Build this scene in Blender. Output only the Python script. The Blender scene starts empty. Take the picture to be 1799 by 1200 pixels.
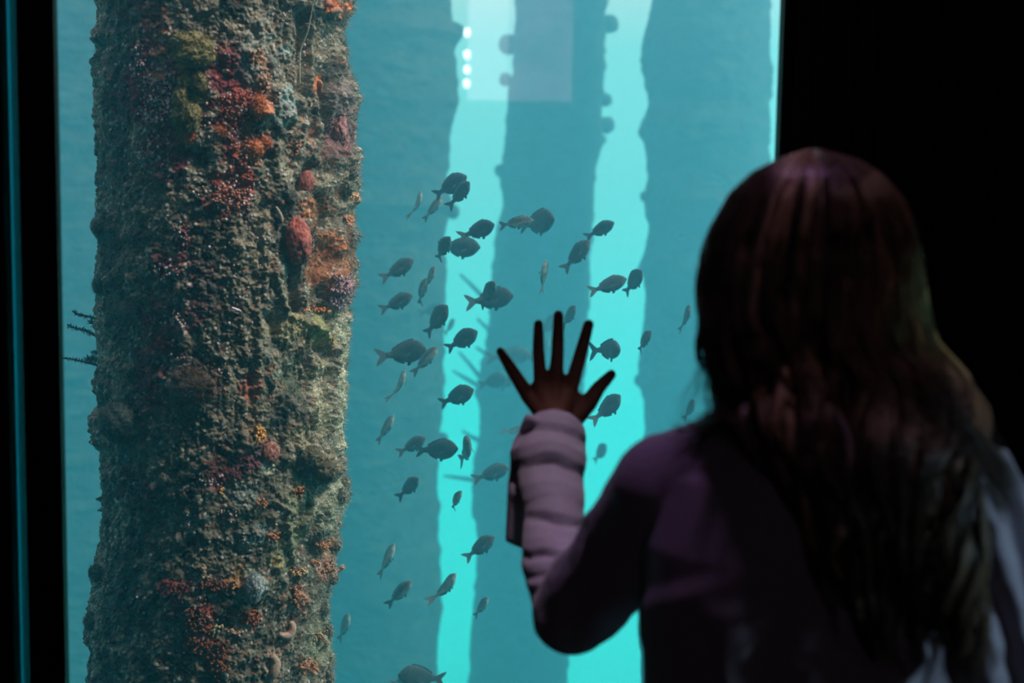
import bpy, math, random
import numpy as np
from mathutils import Vector, Matrix

random.seed(7)
rng = np.random.default_rng(11)
S = bpy.context.scene
COL = S.collection
PI = math.pi

# ------------------------------------------------------------------ camera
CAM = Vector((0.0, 0.0, 1.58))
FPX = 2498.0
CR = Matrix.Rotation(math.radians(90 - 6.25), 3, 'X') @ Matrix.Rotation(math.radians(0.94), 3, 'Z')
cd = bpy.data.cameras.new('camera'); cam = bpy.data.objects.new('camera', cd); COL.objects.link(cam)
cam.matrix_world = Matrix.Translation(CAM) @ CR.to_4x4()
cd.sensor_width = 36; cd.lens = FPX * 36 / 1799
cd.dof.use_dof = True; cd.dof.focus_distance = 3.15; cd.dof.aperture_fstop = 2.9
cd.clip_start = 0.05
S.camera = cam

def P(px, py, Y):
    """point seen at photo pixel (px, py) at world depth Y"""
    d = CR @ Vector(((px - 899.5) / FPX, -(py - 600) / FPX, -1.0))
    return CAM + d * (Y / d.y)
def PV(px, py, Y):
    return np.array(P(px, py, Y))

# ------------------------------------------------------------------ helpers
def link(o, parent=None):
    COL.objects.link(o)
    if parent is not None: o.parent = parent
    return o
def tag(o, label=None, cat=None, group=None, kind=None):
    if label: o['label'] = label
    if cat: o['category'] = cat
    if group: o['group'] = group
    if kind: o['kind'] = kind
    return o
def empty(name, loc=(0, 0, 0)):
    o = bpy.data.objects.new(name, None); link(o); o.location = loc; o.empty_display_size = 0.1
    return o
def np_mesh(name, V, F, mat, parent=None, col=None, smooth=True):
    """V (n,3), F (m,k) with k 3 or 4, or list of such arrays"""
    if not isinstance(F, (list, tuple)): F = [F]
    F = [np.asarray(f, dtype=np.int32) for f in F if len(f)]
    me = bpy.data.meshes.new(name)
    V = np.asarray(V, dtype=np.float32)
    me.vertices.add(len(V)); me.vertices.foreach_set('co', V.ravel())
    lt = np.concatenate([np.full(len(f), f.shape[1], dtype=np.int32) for f in F])
    li = np.concatenate([f.ravel() for f in F])
    me.loops.add(len(li)); me.loops.foreach_set('vertex_index', li)
    ls = np.concatenate([[0], np.cumsum(lt)[:-1]]).astype(np.int32)
    me.polygons.add(len(lt)); me.polygons.foreach_set('loop_start', ls)
    me.polygons.foreach_set('use_smooth', np.full(len(lt), smooth, dtype=bool))
    me.update(calc_edges=True)
    if col is not None:
        a = me.color_attributes.new('Col', 'FLOAT_COLOR', 'POINT')
        c = np.ones((len(V), 4), dtype=np.float32); c[:, :3] = col
        a.data.foreach_set('color', c.ravel())
    me.materials.append(mat)
    o = bpy.data.objects.new(name, me)
    return link(o, parent)

class MB:
    """collects primitive shapes into one mesh"""
    def __init__(s): s.V = []; s.T = []; s.Q = []; s.C = []; s.n = 0
    def add(s, V, T=None, Q=None, c=None):
        V = np.asarray(V, float)
        if T is not None and len(T): s.T.append(np.asarray(T) + s.n)
        if Q is not None and len(Q): s.Q.append(np.asarray(Q) + s.n)
        s.V.append(V); s.C.append(np.tile(np.array(c if c is not None else (1, 1, 1), float), (len(V), 1)) if np.ndim(c) < 2 else c)
        s.n += len(V)
    def box(s, x0, x1, y0, y1, z0, z1):
        V = [(x, y, z) for x in (x0, x1) for y in (y0, y1) for z in (z0, z1)]
        s.add(V, Q=[(0, 1, 3, 2), (4, 6, 7, 5), (0, 4, 5, 1), (2, 3, 7, 6), (0, 2, 6, 4), (1, 5, 7, 3)])
    def ellipsoid(s, c, r, nu=24, nv=14, R=None, c_=None, f=None):
        th = np.linspace(0, PI, nv + 1)[1:-1]; ph = np.linspace(0, 2 * PI, nu, endpoint=False)
        T, H = np.meshgrid(th, ph, indexing='ij')
        U = np.stack([np.sin(T) * np.cos(H), np.sin(T) * np.sin(H), np.cos(T)], -1).reshape(-1, 3)
        U = np.vstack([U, [[0, 0, 1]], [[0, 0, -1]]])
        k = f(U) if f is not None else 1.0
        V = U * np.array(r) * (k[:, None] if f is not None else 1)
        if R is not None: V = V @ np.array(R).T
        V = V + np.array(c)
        i = np.arange(nv - 2)[:, None] * nu; j = np.arange(nu)[None, :]; j2 = (j + 1) % nu
        Q = np.stack([i + j, i + nu + j, i + nu + j2, i + j2], -1).reshape(-1, 4)
        top = len(U) - 2; bot = len(U) - 1; a = np.arange(nu); b = (a + 1) % nu
        Tt = np.stack([np.full(nu, top), a, b], -1); o = (nv - 2) * nu
        Tb = np.stack([np.full(nu, bot), o + b, o + a], -1)
        s.add(V, T=np.vstack([Tt, Tb]), Q=Q, c=c_)
    def tube(s, pts, rad, n=10, c_=None, flat=None):
        pts = np.asarray(pts, float); m = len(pts); rad = np.broadcast_to(rad, (m,)).astype(float)
        t = np.gradient(pts, axis=0); t /= np.linalg.norm(t, axis=1)[:, None] + 1e-12
        ref = np.array([0, 0, 1.0]) if abs(t[0][2]) < .9 else np.array([1.0, 0, 0])
        us = []
        u = np.cross(t[0], ref); u /= np.linalg.norm(u)
        for k in range(m):
            u = u - t[k] * np.dot(u, t[k]); u /= np.linalg.norm(u) + 1e-12; us.append(u.copy())
        U = np.array(us); W = np.cross(t, U)
        a = np.linspace(0, 2 * PI, n, endpoint=False)
        V = pts[:, None, :] + rad[:, None, None] * (np.cos(a)[None, :, None] * U[:, None, :] + np.sin(a)[None, :, None] * W[:, None, :])
        V = V.reshape(-1, 3)
        i = np.arange(m - 1)[:, None] * n; j = np.arange(n)[None, :]; j2 = (j + 1) % n
        Q = np.stack([i + j, i + j2, i + n + j2, i + n + j], -1).reshape(-1, 4)
        V = np.vstack([V, pts[:1], pts[-1:]])
        aa = np.arange(n); bb = (aa + 1) % n; c0 = m * n; o = (m - 1) * n
        T = np.vstack([np.stack([np.full(n, c0), bb, aa], -1), np.stack([np.full(n, c0 + 1), o + aa, o + bb], -1)])
        s.add(V, T=T, Q=Q, c=c_)
    def chain(s, pts, rad, n=20, sub=6):
        """union of round cones: spheres at joints and frustums between"""
        for k in range(len(pts)):
            s.ellipsoid(pts[k], (rad[k],) * 3, n, n // 2)
            if k: s.tube(np.linspace(pts[k - 1], pts[k], sub), np.linspace(rad[k - 1], rad[k], sub), n)
    def build(s, name, mat, parent=None, col=False, smooth=True):
        V = np.vstack(s.V); F = []
        if s.T: F.append(np.vstack(s.T))
        if s.Q: F.append(np.vstack(s.Q))
        return np_mesh(name, V, F, mat, parent, np.vstack(s.C) if col else None, smooth)

def remesh(mb, voxel, smooth=4):
    """one continuous surface out of overlapping closed shapes -> V, F(list)"""
    m = bpy.data.materials.get('tmp') or bpy.data.materials.new('tmp')
    o = mb.build('tmp', m)
    r = o.modifiers.new('r', 'REMESH'); r.mode = 'VOXEL'; r.voxel_size = voxel; r.use_smooth_shade = True
    if smooth:
        q = o.modifiers.new('s', 'SMOOTH'); q.iterations = smooth; q.factor = .5
    dg = bpy.context.evaluated_depsgraph_get(); dg.update()
    e = o.evaluated_get(dg).to_mesh()
    V = np.empty(len(e.vertices) * 3, np.float32); e.vertices.foreach_get('co', V); V = V.reshape(-1, 3).astype(float)
    N = np.empty(len(e.vertices) * 3, np.float32); e.vertices.foreach_get('normal', N); N = N.reshape(-1, 3).astype(float)
    lt = np.empty(len(e.polygons), np.int32); e.polygons.foreach_get('loop_total', lt)
    li = np.empty(len(e.loops), np.int32); e.loops.foreach_get('vertex_index', li)
    st = np.concatenate([[0], np.cumsum(lt)[:-1]])
    F = []
    for k in (3, 4):
        w = st[lt == k]
        if len(w): F.append(li[w[:, None] + np.arange(k)[None, :]])
    me = o.data
    bpy.data.objects.remove(o); bpy.data.meshes.remove(me)
    return V, N, F

# ---- vectorised noise
def _h(i, j, k, seed):
    n = (i.astype(np.int64) * 374761393 + j.astype(np.int64) * 668265263 + k.astype(np.int64) * 2147483647 + seed * 1274126177) & 0xFFFFFFFF
    n = ((n ^ (n >> 13)) * 1274126177) & 0xFFFFFFFF
    n = ((n ^ (n >> 16)) * 2246822519) & 0xFFFFFFFF
    return ((n ^ (n >> 15)) & 0xFFFFFF) / float(0xFFFFFF)
def vnoise(p, seed=0):
    f = np.floor(p); t = p - f; t = t * t * (3 - 2 * t); f = f.astype(np.int64)
    r = 0
    for a in (0, 1):
        wa = t[:, 0] if a else 1 - t[:, 0]
        for b in (0, 1):
            wb = t[:, 1] if b else 1 - t[:, 1]
            for c in (0, 1):
                wc = t[:, 2] if c else 1 - t[:, 2]
                r = r + wa * wb * wc * _h(f[:, 0] + a, f[:, 1] + b, f[:, 2] + c, seed)
    return r * 2 - 1
def fbm(p, o=4, seed=0, g=.5):
    r = 0; a = 1; s = 0
    for k in range(o):
        r = r + a * vnoise(p * 2 ** k + 17.3 * k, seed + k); s += a; a *= g
    return r / s
def worley(u, v, seed=0):
    fu = np.floor(u); fv = np.floor(v); best = np.full(u.shape, 9.0); idr = np.zeros(u.shape)
    for a in (-1, 0, 1):
        for b in (-1, 0, 1):
            i = (fu + a).astype(np.int64); j = (fv + b).astype(np.int64)
            x = fu + a + _h(i, j, i * 0, seed); y = fv + b + _h(i, j, i * 0 + 1, seed)
            d = (u - x) ** 2 + (v - y) ** 2; m = d < best
            best = np.where(m, d, best); idr = np.where(m, _h(i, j, i * 0 + 2, seed), idr)
    return np.sqrt(best), idr
def sstep(a, b, x):
    t = np.clip((x - a) / (b - a), 0, 1); return t * t * (3 - 2 * t)

# ------------------------------------------------------------------ materials
def new_mat(name):
    m = bpy.data.materials.new(name); m.use_nodes = True
    nt = m.node_tree; nt.nodes.clear()
    out = nt.nodes.new('ShaderNodeOutputMaterial')
    return m, nt, out
def pbr(name, color, rough=.6, spec=.5, metal=0, attr=False, noise=None, bump=None, sheen=0, sub=0):
    m, nt, out = new_mat(name)
    b = nt.nodes.new('ShaderNodeBsdfPrincipled'); nt.links.new(b.outputs[0], out.inputs[0])
    b.inputs['Base Color'].default_value = (*color, 1); b.inputs['Roughness'].default_value = rough
    b.inputs['Metallic'].default_value = metal; b.inputs['Specular IOR Level'].default_value = spec
    if sheen: b.inputs['Sheen Weight'].default_value = sheen
    if sub: b.inputs['Subsurface Weight'].default_value = sub; b.inputs['Subsurface Scale'].default_value = .01
    src = None
    if attr:
        a = nt.nodes.new('ShaderNodeVertexColor'); a.layer_name = 'Col'; src = a.outputs[0]
    if noise:   # (scale, dark, bright)
        tc = nt.nodes.new('ShaderNodeTexCoord'); n = nt.nodes.new('ShaderNodeTexNoise')
        n.inputs['Scale'].default_value = noise[0]; n.inputs['Detail'].default_value = 5
        nt.links.new(tc.outputs['Object'], n.inputs['Vector'])
        mr = nt.nodes.new('ShaderNodeMapRange'); mr.inputs[1].default_value = .3; mr.inputs[2].default_value = .7
        mr.inputs[3].default_value = noise[1]; mr.inputs[4].default_value = noise[2]
        nt.links.new(n.outputs[0], mr.inputs[0])
        mx = nt.nodes.new('ShaderNodeMix'); mx.data_type = 'RGBA'; mx.blend_type = 'MULTIPLY'; mx.inputs[0].default_value = 1
        if src: nt.links.new(src, mx.inputs[6])
        else: mx.inputs[6].default_value = (*color, 1)
        nt.links.new(mr.outputs[0], mx.inputs[7]); src = mx.outputs[2]
    if src: nt.links.new(src, b.inputs['Base Color'])
    if bump:
        tc = nt.nodes.new('ShaderNodeTexCoord'); n = nt.nodes.new('ShaderNodeTexNoise')
        n.inputs['Scale'].default_value = bump[0]; n.inputs['Detail'].default_value = 6
        nt.links.new(tc.outputs['Object'], n.inputs['Vector'])
        bp = nt.nodes.new('ShaderNodeBump'); bp.inputs['Distance'].default_value = bump[1]; bp.inputs['Strength'].default_value = 1
        nt.links.new(n.outputs[0], bp.inputs['Height']); nt.links.new(bp.outputs[0], b.inputs['Normal'])
    return m
def emit(name, color, st):
    m, nt, out = new_mat(name); e = nt.nodes.new('ShaderNodeEmission')
    e.inputs[0].default_value = (*color, 1); e.inputs[1].default_value = st; nt.links.new(e.outputs[0], out.inputs[0])
    return m

M = {}
M['black_wall'] = pbr('black_wall', (.0035, .0035, .004), .55, .25, noise=(6, .6, 1.4), bump=(40, .001))
M['frame'] = pbr('frame_black', (.004, .005, .006), .35, .3)
M['floor'] = pbr('dark_carpet', (.01, .01, .012), .9, .1, noise=(80, .6, 1.4))
M['pile'] = pbr('encrusted_pile', (.1, .1, .1), .85, .15, attr=True, noise=(260, .45, 1.55), bump=(420, .0012))
M['turf'] = pbr('algae_turf', (.1, .1, .1), .9, .05, attr=True)
M['growth'] = pbr('growth', (.1, .1, .1), .7, .25, attr=True, noise=(300, .6, 1.4), bump=(300, .001))
M['far_pile'] = pbr('far_pile', (.05, .055, .05), .9, .1, noise=(14, .6, 1.4), bump=(30, .01))
M['sand'] = pbr('sand', (.25, .27, .22), .95, .1, noise=(3, .7, 1.2))
M['skin'] = pbr('skin', (.36, .17, .11), .5, .35, sub=.05, noise=(60, .9, 1.08))
M['knit'] = pbr('knit', (.38, .355, .43), .85, .15, sheen=.25, noise=(500, .8, 1.2), bump=(600, .0006))
M['denim'] = pbr('denim', (.02, .025, .04), .85, .2, noise=(300, .7, 1.3))
M['shoe'] = pbr('shoe_leather', (.02, .018, .018), .5, .4)
M['hair'] = pbr('hair', (.03, .02, .012), .33, .8, attr=True)
M['eye'] = pbr('eye_white', (.7, .7, .68), .2, .5)
M['iris'] = pbr('iris_dark', (.03, .02, .01), .2, .5)
M['lip'] = pbr('lip', (.4, .12, .1), .45, .4)

# thin window glass
m, nt, out = new_mat('window_glass')
tr = nt.nodes.new('ShaderNodeBsdfTransparent'); tr.inputs[0].default_value = (.95, .985, .98, 1)
gl = nt.nodes.new('ShaderNodeBsdfGlossy'); gl.inputs['Roughness'].default_value = .02
fr = nt.nodes.new('ShaderNodeFresnel'); fr.inputs[0].default_value = 1.45
mx = nt.nodes.new('ShaderNodeMixShader')
nt.links.new(fr.outputs[0], mx.inputs[0]); nt.links.new(tr.outputs[0], mx.inputs[1]); nt.links.new(gl.outputs[0], mx.inputs[2])
nt.links.new(mx.outputs[0], out.inputs[0]); M['glass'] = m
m, nt, out = new_mat('tinted_glass')
tr = nt.nodes.new('ShaderNodeBsdfTransparent'); tr.inputs[0].default_value = (.17, .3, .3, 1)
nt.links.new(tr.outputs[0], out.inputs[0]); M['tint'] = m
m, nt, out = new_mat('tinted_glass_light')
tr = nt.nodes.new('ShaderNodeBsdfTransparent'); tr.inputs[0].default_value = (.27, .71, .76, 1)
nt.links.new(tr.outputs[0], out.inputs[0]); M['tint2'] = m

# sea water: homogeneous volume
m, nt, out = new_mat('sea_water')
vs = nt.nodes.new('ShaderNodeVolumeScatter'); va = nt.nodes.new('ShaderNodeVolumeAbsorption'); ad = nt.nodes.new('ShaderNodeAddShader')
SIG_S = (.033, .105, .138); SIG_A = (.095, .008, .005)
mxs = max(SIG_S); vs.inputs['Color'].default_value = (*[a / mxs for a in SIG_S], 1); vs.inputs['Density'].default_value = mxs
vs.inputs['Anisotropy'].default_value = 0.6
mxa = max(SIG_A)
va.inputs['Color'].default_value = (*[1 - a / mxa for a in SIG_A], 1); va.inputs['Density'].default_value = mxa
nt.links.new(vs.outputs[0], ad.inputs[0]); nt.links.new(va.outputs[0], ad.inputs[1]); nt.links.new(ad.outputs[0], out.inputs['Volume'])
m.volume_intersection_method = 'FAST' if hasattr(m, 'volume_intersection_method') else None
M['water'] = m

# ------------------------------------------------------------------ world: open sunlit sea
w = bpy.data.worlds.new('World'); S.world = w; w.use_nodes = True; nt = w.node_tree; nt.nodes.clear()
wo = nt.nodes.new('ShaderNodeOutputWorld'); bg = nt.nodes.new('ShaderNodeBackground')
tc = nt.nodes.new('ShaderNodeTexCoord'); sx = nt.nodes.new('ShaderNodeSeparateXYZ'); rp = nt.nodes.new('ShaderNodeValToRGB')
mr = nt.nodes.new('ShaderNodeMapRange'); mr.inputs[1].default_value = -1; mr.inputs[2].default_value = 1
nt.links.new(tc.outputs['Generated'], sx.inputs[0]); nt.links.new(sx.outputs[2], mr.inputs[0]); nt.links.new(mr.outputs[0], rp.inputs[0])
cr = rp.color_ramp; cr.elements[0].position = 0; cr.elements[0].color = (.02, .6, .6, 1)
cr.elements[1].position = 1; cr.elements[1].color = (1.4, 1.0, 1.05, 1)
for p_, c_ in ((.34, (.02, 1.8, 2.1)), (.42, (.01, 1.6, 1.75)), (.50, (.7, .98, 1.0)), (.57, (1.3, 1.15, 1.25)), (.7, (1.0, .75, .85))):
    e = cr.elements.new(p_); e.color = (*c_, 1)
bg.inputs[1].default_value = 1.0
nt.links.new(rp.outputs[0], bg.inputs[0]); nt.links.new(bg.outputs[0], wo.inputs[0])

# ------------------------------------------------------------------ the room
GY = 2.12
def wall(name, boxes, mat):
    b = MB()
    for q in boxes: b.box(*q)
    return tag(b.build(name, mat, smooth=False), kind='structure')
xL = P(106, 600, GY).x; xR = P(1352, 600, GY).x
xL = (P(95, 0, GY).x + P(117, 1199, GY).x) / 2
ZT, ZB = 2.35, .5
# front wall with its two window openings, extended unseen to shade the near water
slotR = P(29, 0, GY).x; slotL = P(6, 0, GY).x
wall('wall_front', [(xR, 9, GY - .02, GY + .014, -4.9, 3.3), (-9, slotL, GY - .02, GY + .014, -4.9, 3.3),
                    (slotL, xR, GY - .02, GY + .014, ZT, 3.3), (slotL, xR, GY - .02, GY + .014, -4.9, ZB)], M['black_wall'])
tag(wall('trim_1', [(slotR, xL, GY - .004, GY + .014, ZB, ZT)], M['frame']), 'black mullion at the left side of the big viewing window')
g = MB(); g.box(xL, xR, GY, GY + .012, ZB, ZT); go = g.build('window_1', M['glass'], smooth=False)
tag(go, 'large clear acrylic viewing window', kind='structure')
g = MB(); xm = P(15, 0, GY).x
g.box(slotL, xm, GY, GY + .012, ZB, ZT); go = g.build('window_2', M['tint2'], smooth=False)
tag(go, 'narrow teal strip of the neighbouring window', kind='structure')
g = MB(); g.box(xm, slotR, GY, GY + .012, ZB, ZT); tag(g.build('window_3', M['tint'], smooth=False), 'dark tinted edge strip of the neighbouring window', kind='structure')
# wall panels to the right of the window, with shadow gaps
b = MB(); xs = [xR + .012]
for px in (1420, 1492, 1530, 1640, 1745, 1900, 2100): xs.append(P(px, 100, GY).x)
for a, c in zip(xs[:-1], xs[1:]): b.box(a + .003, c - .003, GY - .034, GY - .02, 0, 2.7)
tag(b.build('trim_2', M['frame'], smooth=False), 'black vertical wall boards right of the window', kind='structure')
wall('wall_left', [(-3.3, -3.2, -3.6, GY + .12, 0, 2.7)], M['black_wall'])
wall('wall_right', [(3.2, 3.3, -3.6, GY + .12, 0, 2.7)], M['black_wall'])
wall('wall_back', [(-3.3, 3.3, -3.7, -3.6, 0, 2.7)], M['black_wall'])
wall('ceiling', [(-3.3, 3.3, -3.7, GY + .12, 2.7, 2.8)], M['black_wall'])
wall('floor', [(-3.3, 3.3, -3.7, GY + .12, -.1, 0)], M['floor'])

# lit display on the back wall, mirrored faintly in the glass
YV = 2 * GY + 3.55
a0 = P(820, 176, YV); a1 = P(1004, 176, YV)
m, nt, out = new_mat('display_picture')
e = nt.nodes.new('ShaderNodeEmission'); tc = nt.nodes.new('ShaderNodeTexCoord'); n = nt.nodes.new('ShaderNodeTexNoise')
n.inputs['Scale'].default_value = 3.2; n.inputs['Detail'].default_value = 3; r = nt.nodes.new('ShaderNodeValToRGB')
r.color_ramp.elements[0].position = .35; r.color_ramp.elements[0].color = (.7, .4, .62, 1)
r.color_ramp.elements[1].position = .7; r.color_ramp.elements[1].color = (1.7, .95, 1.3, 1)
nt.links.new(tc.outputs['Object'], n.inputs['Vector']); nt.links.new(n.outputs[0], r.inputs[0]); nt.links.new(r.outputs[0], e.inputs[0])
e.inputs[1].default_value = 1.0; nt.links.new(e.outputs[0], out.inputs[0]); M['display'] = m
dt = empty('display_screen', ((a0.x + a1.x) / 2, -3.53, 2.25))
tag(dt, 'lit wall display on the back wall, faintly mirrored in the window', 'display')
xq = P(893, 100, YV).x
b = MB(); b.box(xq - dt.location.x, a1.x - dt.location.x, 0, .012, a0.z - 2.25, 2.62 - 2.25); b.build('screen_halo_panel', M['display'], dt, smooth=False)
b = MB(); b.box(a0.x - dt.location.x, xq - dt.location.x, 0, .012, a0.z - 2.25, 2.62 - 2.25); b.build('screen_halo_panel', emit('bulb_halo_glow', (1.0, .8, .9), 2.6), dt, smooth=False)  # left part: halo of the bulbs, added as a glowing panel
b = MB(); b.box(a0.x - .02 - dt.location.x, a1.x + .02 - dt.location.x, -.04, -.002, a0.z - 2.27, 2.64 - 2.25); b.build('casing', M['frame'], dt, smooth=False)
b = MB(); b.box(-.12, .12, -.038, .0, -2.25, a0.z - 2.27); b.build('stand', M['frame'], dt, smooth=False)
# a hanging string of small lamps seen mirrored at its left
ls = empty('lamp_string', (P(822, 100, YV).x, -3.40, 2.7)); tag(ls, 'hanging string of small white lamps in front of the display', 'lamp')
b = MB(); b.tube([(0, 0, 0), (0, 0, P(822, 178, YV).z - 2.7)], .004, 8); b.build('cord', M['frame'], ls)
M['bulb'] = emit('lamp_glow', (1, 1, .98), 26)
for py in (62, 100, 126, 150):
    b = MB(); b.ellipsoid((0, 0, P(822, py, YV).z - 2.7), (.017, .017, .024), 12, 8); b.build('bulb', M['bulb'], ls)

# ------------------------------------------------------------------ the sea outside
b = MB(); b.box(-9, 9, GY + .016, 18, -4.9, 3.3)
wt = b.build('water', M['water'], smooth=False); tag(wt, 'hazy turquoise sea water filling the space beyond the window', kind='stuff')
b = MB(); b.box(-10, 10, GY + .02, 17.9, -5.2, -4.92); tag(b.build('ground', M['sand'], smooth=False), 'sandy sea bed', kind='structure')

# ---- far piles
def edge(tab, Y):
    t = np.array(sorted(tab)); pts = [P(x, y, Y) for y, x in t]
    z = np.array([p.z for p in pts]); x = np.array([p.x for p in pts])
    o = np.argsort(z); return z[o], x[o]
def far_pile(name, label, Y, left, right, bumps, seed, group):
    zl, xl = edge(left, Y); zr, xr = edge(right, Y)
    z = np.linspace(-5, 5.5, 1140); th = np.linspace(0, 2 * PI, 160, endpoint=False)
    L = np.interp(z, zl, xl); Rr = np.interp(z, zr, xr)
    # keep leaning beyond the frame
    def ext(z, v, zz, vv):
        s = (zz[-1] - zz[0]) and (vv[-1] - vv[0]) / (zz[-1] - zz[0])
        v = np.where(z < zz[0], vv[0] + (z - zz[0]) * s, v); return np.where(z > zz[-1], vv[-1] + (z - zz[-1]) * s, v)
    L = ext(z, L, zl, xl); Rr = ext(z, Rr, zr, xr)
    cx = (L + Rr) / 2; R = (Rr - L) / 2
    Z, T = np.meshgrid(z, th, indexing='ij'); CX = np.repeat(cx[:, None], len(th), 1); RR = np.repeat(R[:, None], len(th), 1)
    u = np.stack([np.cos(T).ravel() * 2.2, np.sin(T).ravel() * 2.2, Z.ravel() * 9], -1)
    d = .018 * fbm(u * .9, 4, seed).reshape(Z.shape) + .008 * fbm(u * 5, 3, seed + 9).reshape(Z.shape)
    w, idr = worley((T * .25 / .09).ravel(), (Z / .09 + .8 * np.sin(Z * 3)).ravel(), seed)
    d += (np.clip(1 - w / .55, 0, 1) ** .6 * (idr > .75) * .014).reshape(Z.shape)
    rr = RR + d
    V = np.stack([CX + rr * np.cos(T), Y + rr * np.sin(T), Z], -1)
    nt_ = len(th); i = np.arange(len(z) - 1)[:, None] * nt_; j = np.arange(nt_)[None, :]; j2 = (j + 1) % nt_
    Q = np.stack([i + j, i + j2, i + nt_ + j2, i + nt_ + j], -1).reshape(-1, 4)
    root = empty(name, (cx[0], Y, -5)); tag(root, label, 'pile', group)
    off = np.array(root.location)
    VV = V.reshape(-1, 3) - off
    top = len(VV); VV = np.vstack([VV, [[cx[-1] - off[0], 0, 10.5]], [[0, 0, 0]]])
    a = np.arange(nt_); o = (len(z) - 1) * nt_
    T1 = np.stack([o + a, o + (a + 1) % nt_, np.full(nt_, top)], -1); T2 = np.stack([(a + 1) % nt_, a, np.full(nt_, top + 1)], -1)
    np_mesh('shaft', VV, [Q, np.vstack([T1, T2])], M['far_pile'], root)
    for (px, py, r) in bumps:
        b = MB(); c = PV(px, py, Y) - off; rs = r * Y / FPX
        b.ellipsoid(c, (rs, rs * .9, rs * 1.05), 24, 14, f=lambda U: 1 + .16 * fbm(U * 2.3 + px, 3, 3))
        b.build('growth_lump', M['far_pile'], root)
    return root, off
G = 'piles standing in the haze'
far_pile('pier_pile', 'hazy pile just right of the encrusted near pile', 8.5,
    [(0, 560), (600, 555), (1200, 548)],
    [(0, 789), (30, 792), (60, 810), (85, 800), (180, 803), (225, 792), (260, 790), (330, 786), (360, 800), (375, 788), (430, 775), (500, 783), (560, 782), (640, 779), (700, 781), (760, 770), (800, 766), (860, 769), (940, 771), (1010, 776), (1100, 770), (1200, 768)],
    [(800, 55, 15), (795, 372, 12), (778, 770, 10)], 5, G)
rB, oB = far_pile('pier_pile', 'darkest hazy pile in the middle, behind the raised hand', 9.5,
    [(0, 905), (55, 903), (130, 900), (170, 892), (240, 888), (300, 880), (360, 884), (400, 872), (450, 868), (520, 862), (600, 856), (680, 838), (740, 846), (800, 834), (860, 830), (960, 838), (1040, 834), (1120, 828), (1200, 823)],
    [(0, 1067), (60, 1062), (150, 1060), (250, 1058), (300, 1046), (380, 1042), (450, 1036), (520, 1034), (640, 1028), (800, 1020), (1000, 1008), (1200, 996)],
    [(893, 78, 17), (888, 140, 11), (1072, 42, 15), (1064, 176, 11), (1066, 220, 14), (1056, 245, 9), (880, 300, 11), (846, 690, 13), (872, 470, 9)], 23, G)
for q in ([(808, 482), (828, 500), (850, 522)], [(806, 618), (826, 640), (846, 664)], [(796, 652), (815, 662), (845, 678)],
          [(780, 836), (804, 838), (834, 841)], [(838, 560), (852, 572), (864, 584)], [(836, 610), (850, 618), (862, 624)], [(812, 757), (826, 765), (838, 770)]):
    b = MB(); pts = [PV(x, y, 9.5) - oB + np.array([0, -.05 + .05 * (1 - k / 2), 0]) for k, (x, y) in enumerate(q)]
    pts.append(pts[-1] + np.array([.06, .06, -.01]))
    b.tube(pts, [.008, .013, .017, .017], 8); b.build('sea_whip', M['far_pile'], rB)
far_pile('pier_pile', 'hazy pile at the right end of the window beside the head', 8.8,
    [(0, 1148), (50, 1135), (100, 1128), (140, 1134), (180, 1143), (220, 1126), (260, 1136), (300, 1142), (345, 1131), (400, 1142), (440, 1138), (465, 1125), (520, 1134), (600, 1130), (660, 1123), (720, 1130), (820, 1134), (1000, 1128), (1200, 1126)],
    [(0, 1352), (600, 1350), (1200, 1346)],
    [(1134, 105, 10), (1133, 232, 12), (1134, 345, 10), (1130, 475, 11), (1126, 668, 12)], 41, G)
far_pile('pier_pile', 'palest hazy pile, seen left of the encrusted near pile', 7.6,
    [(0, -60), (600, -58), (1200, -50)], [(0, 360), (600, 362), (1200, 366)], [], 77, G)
# ------------------------------------------------------------------ the near encrusted pile
YP = 3.0
leftE = [(-200, 173), (0, 175), (40, 179), (75, 172), (90, 182), (115, 170), (200, 173), (300, 181), (380, 174), (400, 165), (420, 177), (500, 170), (520, 177), (600, 175), (640, 181), (660, 172), (700, 186), (720, 168), (760, 168), (775, 183), (800, 182), (880, 186), (940, 181), (1000, 165), (1020, 171), (1080, 160), (1100, 155), (1120, 168), (1160, 160), (1200, 160), (1400, 157)]
rightE = [(-200, 612), (0, 617), (20, 614), (50, 601), (80, 603), (130, 609), (170, 624), (200, 621), (240, 614), (280, 626), (320, 620), (380, 616), (410, 626), (450, 618), (500, 625), (540, 609), (600, 606), (700, 604), (780, 599), (840, 596), (850, 603), (880, 602), (920, 592), (960, 586), (1000, 588), (1010, 587), (1060, 578), (1100, 574), (1150, 578), (1200, 577), (1400, 572)]
zl, xl = edge(leftE, YP); zr, xr = edge(rightE, YP)
z = np.concatenate([np.linspace(-5, .40, 120)[:-1], np.linspace(.40, 2.12, 1450), np.linspace(2.12, 5.5, 90)[1:]])
th = np.concatenate([np.linspace(PI - .3, 2 * PI + .3, 900), np.linspace(.3, PI - .3, 90)[1:-1] + 2 * PI])
Lx = np.interp(z, zl, xl); Rx = np.interp(z, zr, xr)
def smooth1(a, k):
    kk = np.ones(k) / k; return np.convolve(np.pad(a, k // 2, mode='edge'), kk, 'valid')[:len(a)]
def flat_interp(v, k):
    return smooth1(v, k)
cxz = smooth1((Lx + Rx) / 2, 201); 
RL = cxz - Lx; RR_ = Rx - cxz            # left / right radii
ZZ, TT = np.meshgrid(z, th, indexing='ij')
cT = np.cos(TT); sT = np.sin(TT)
CX = np.repeat(cxz[:, None], len(th), 1)
wR = (1 + cT) / 2
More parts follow.
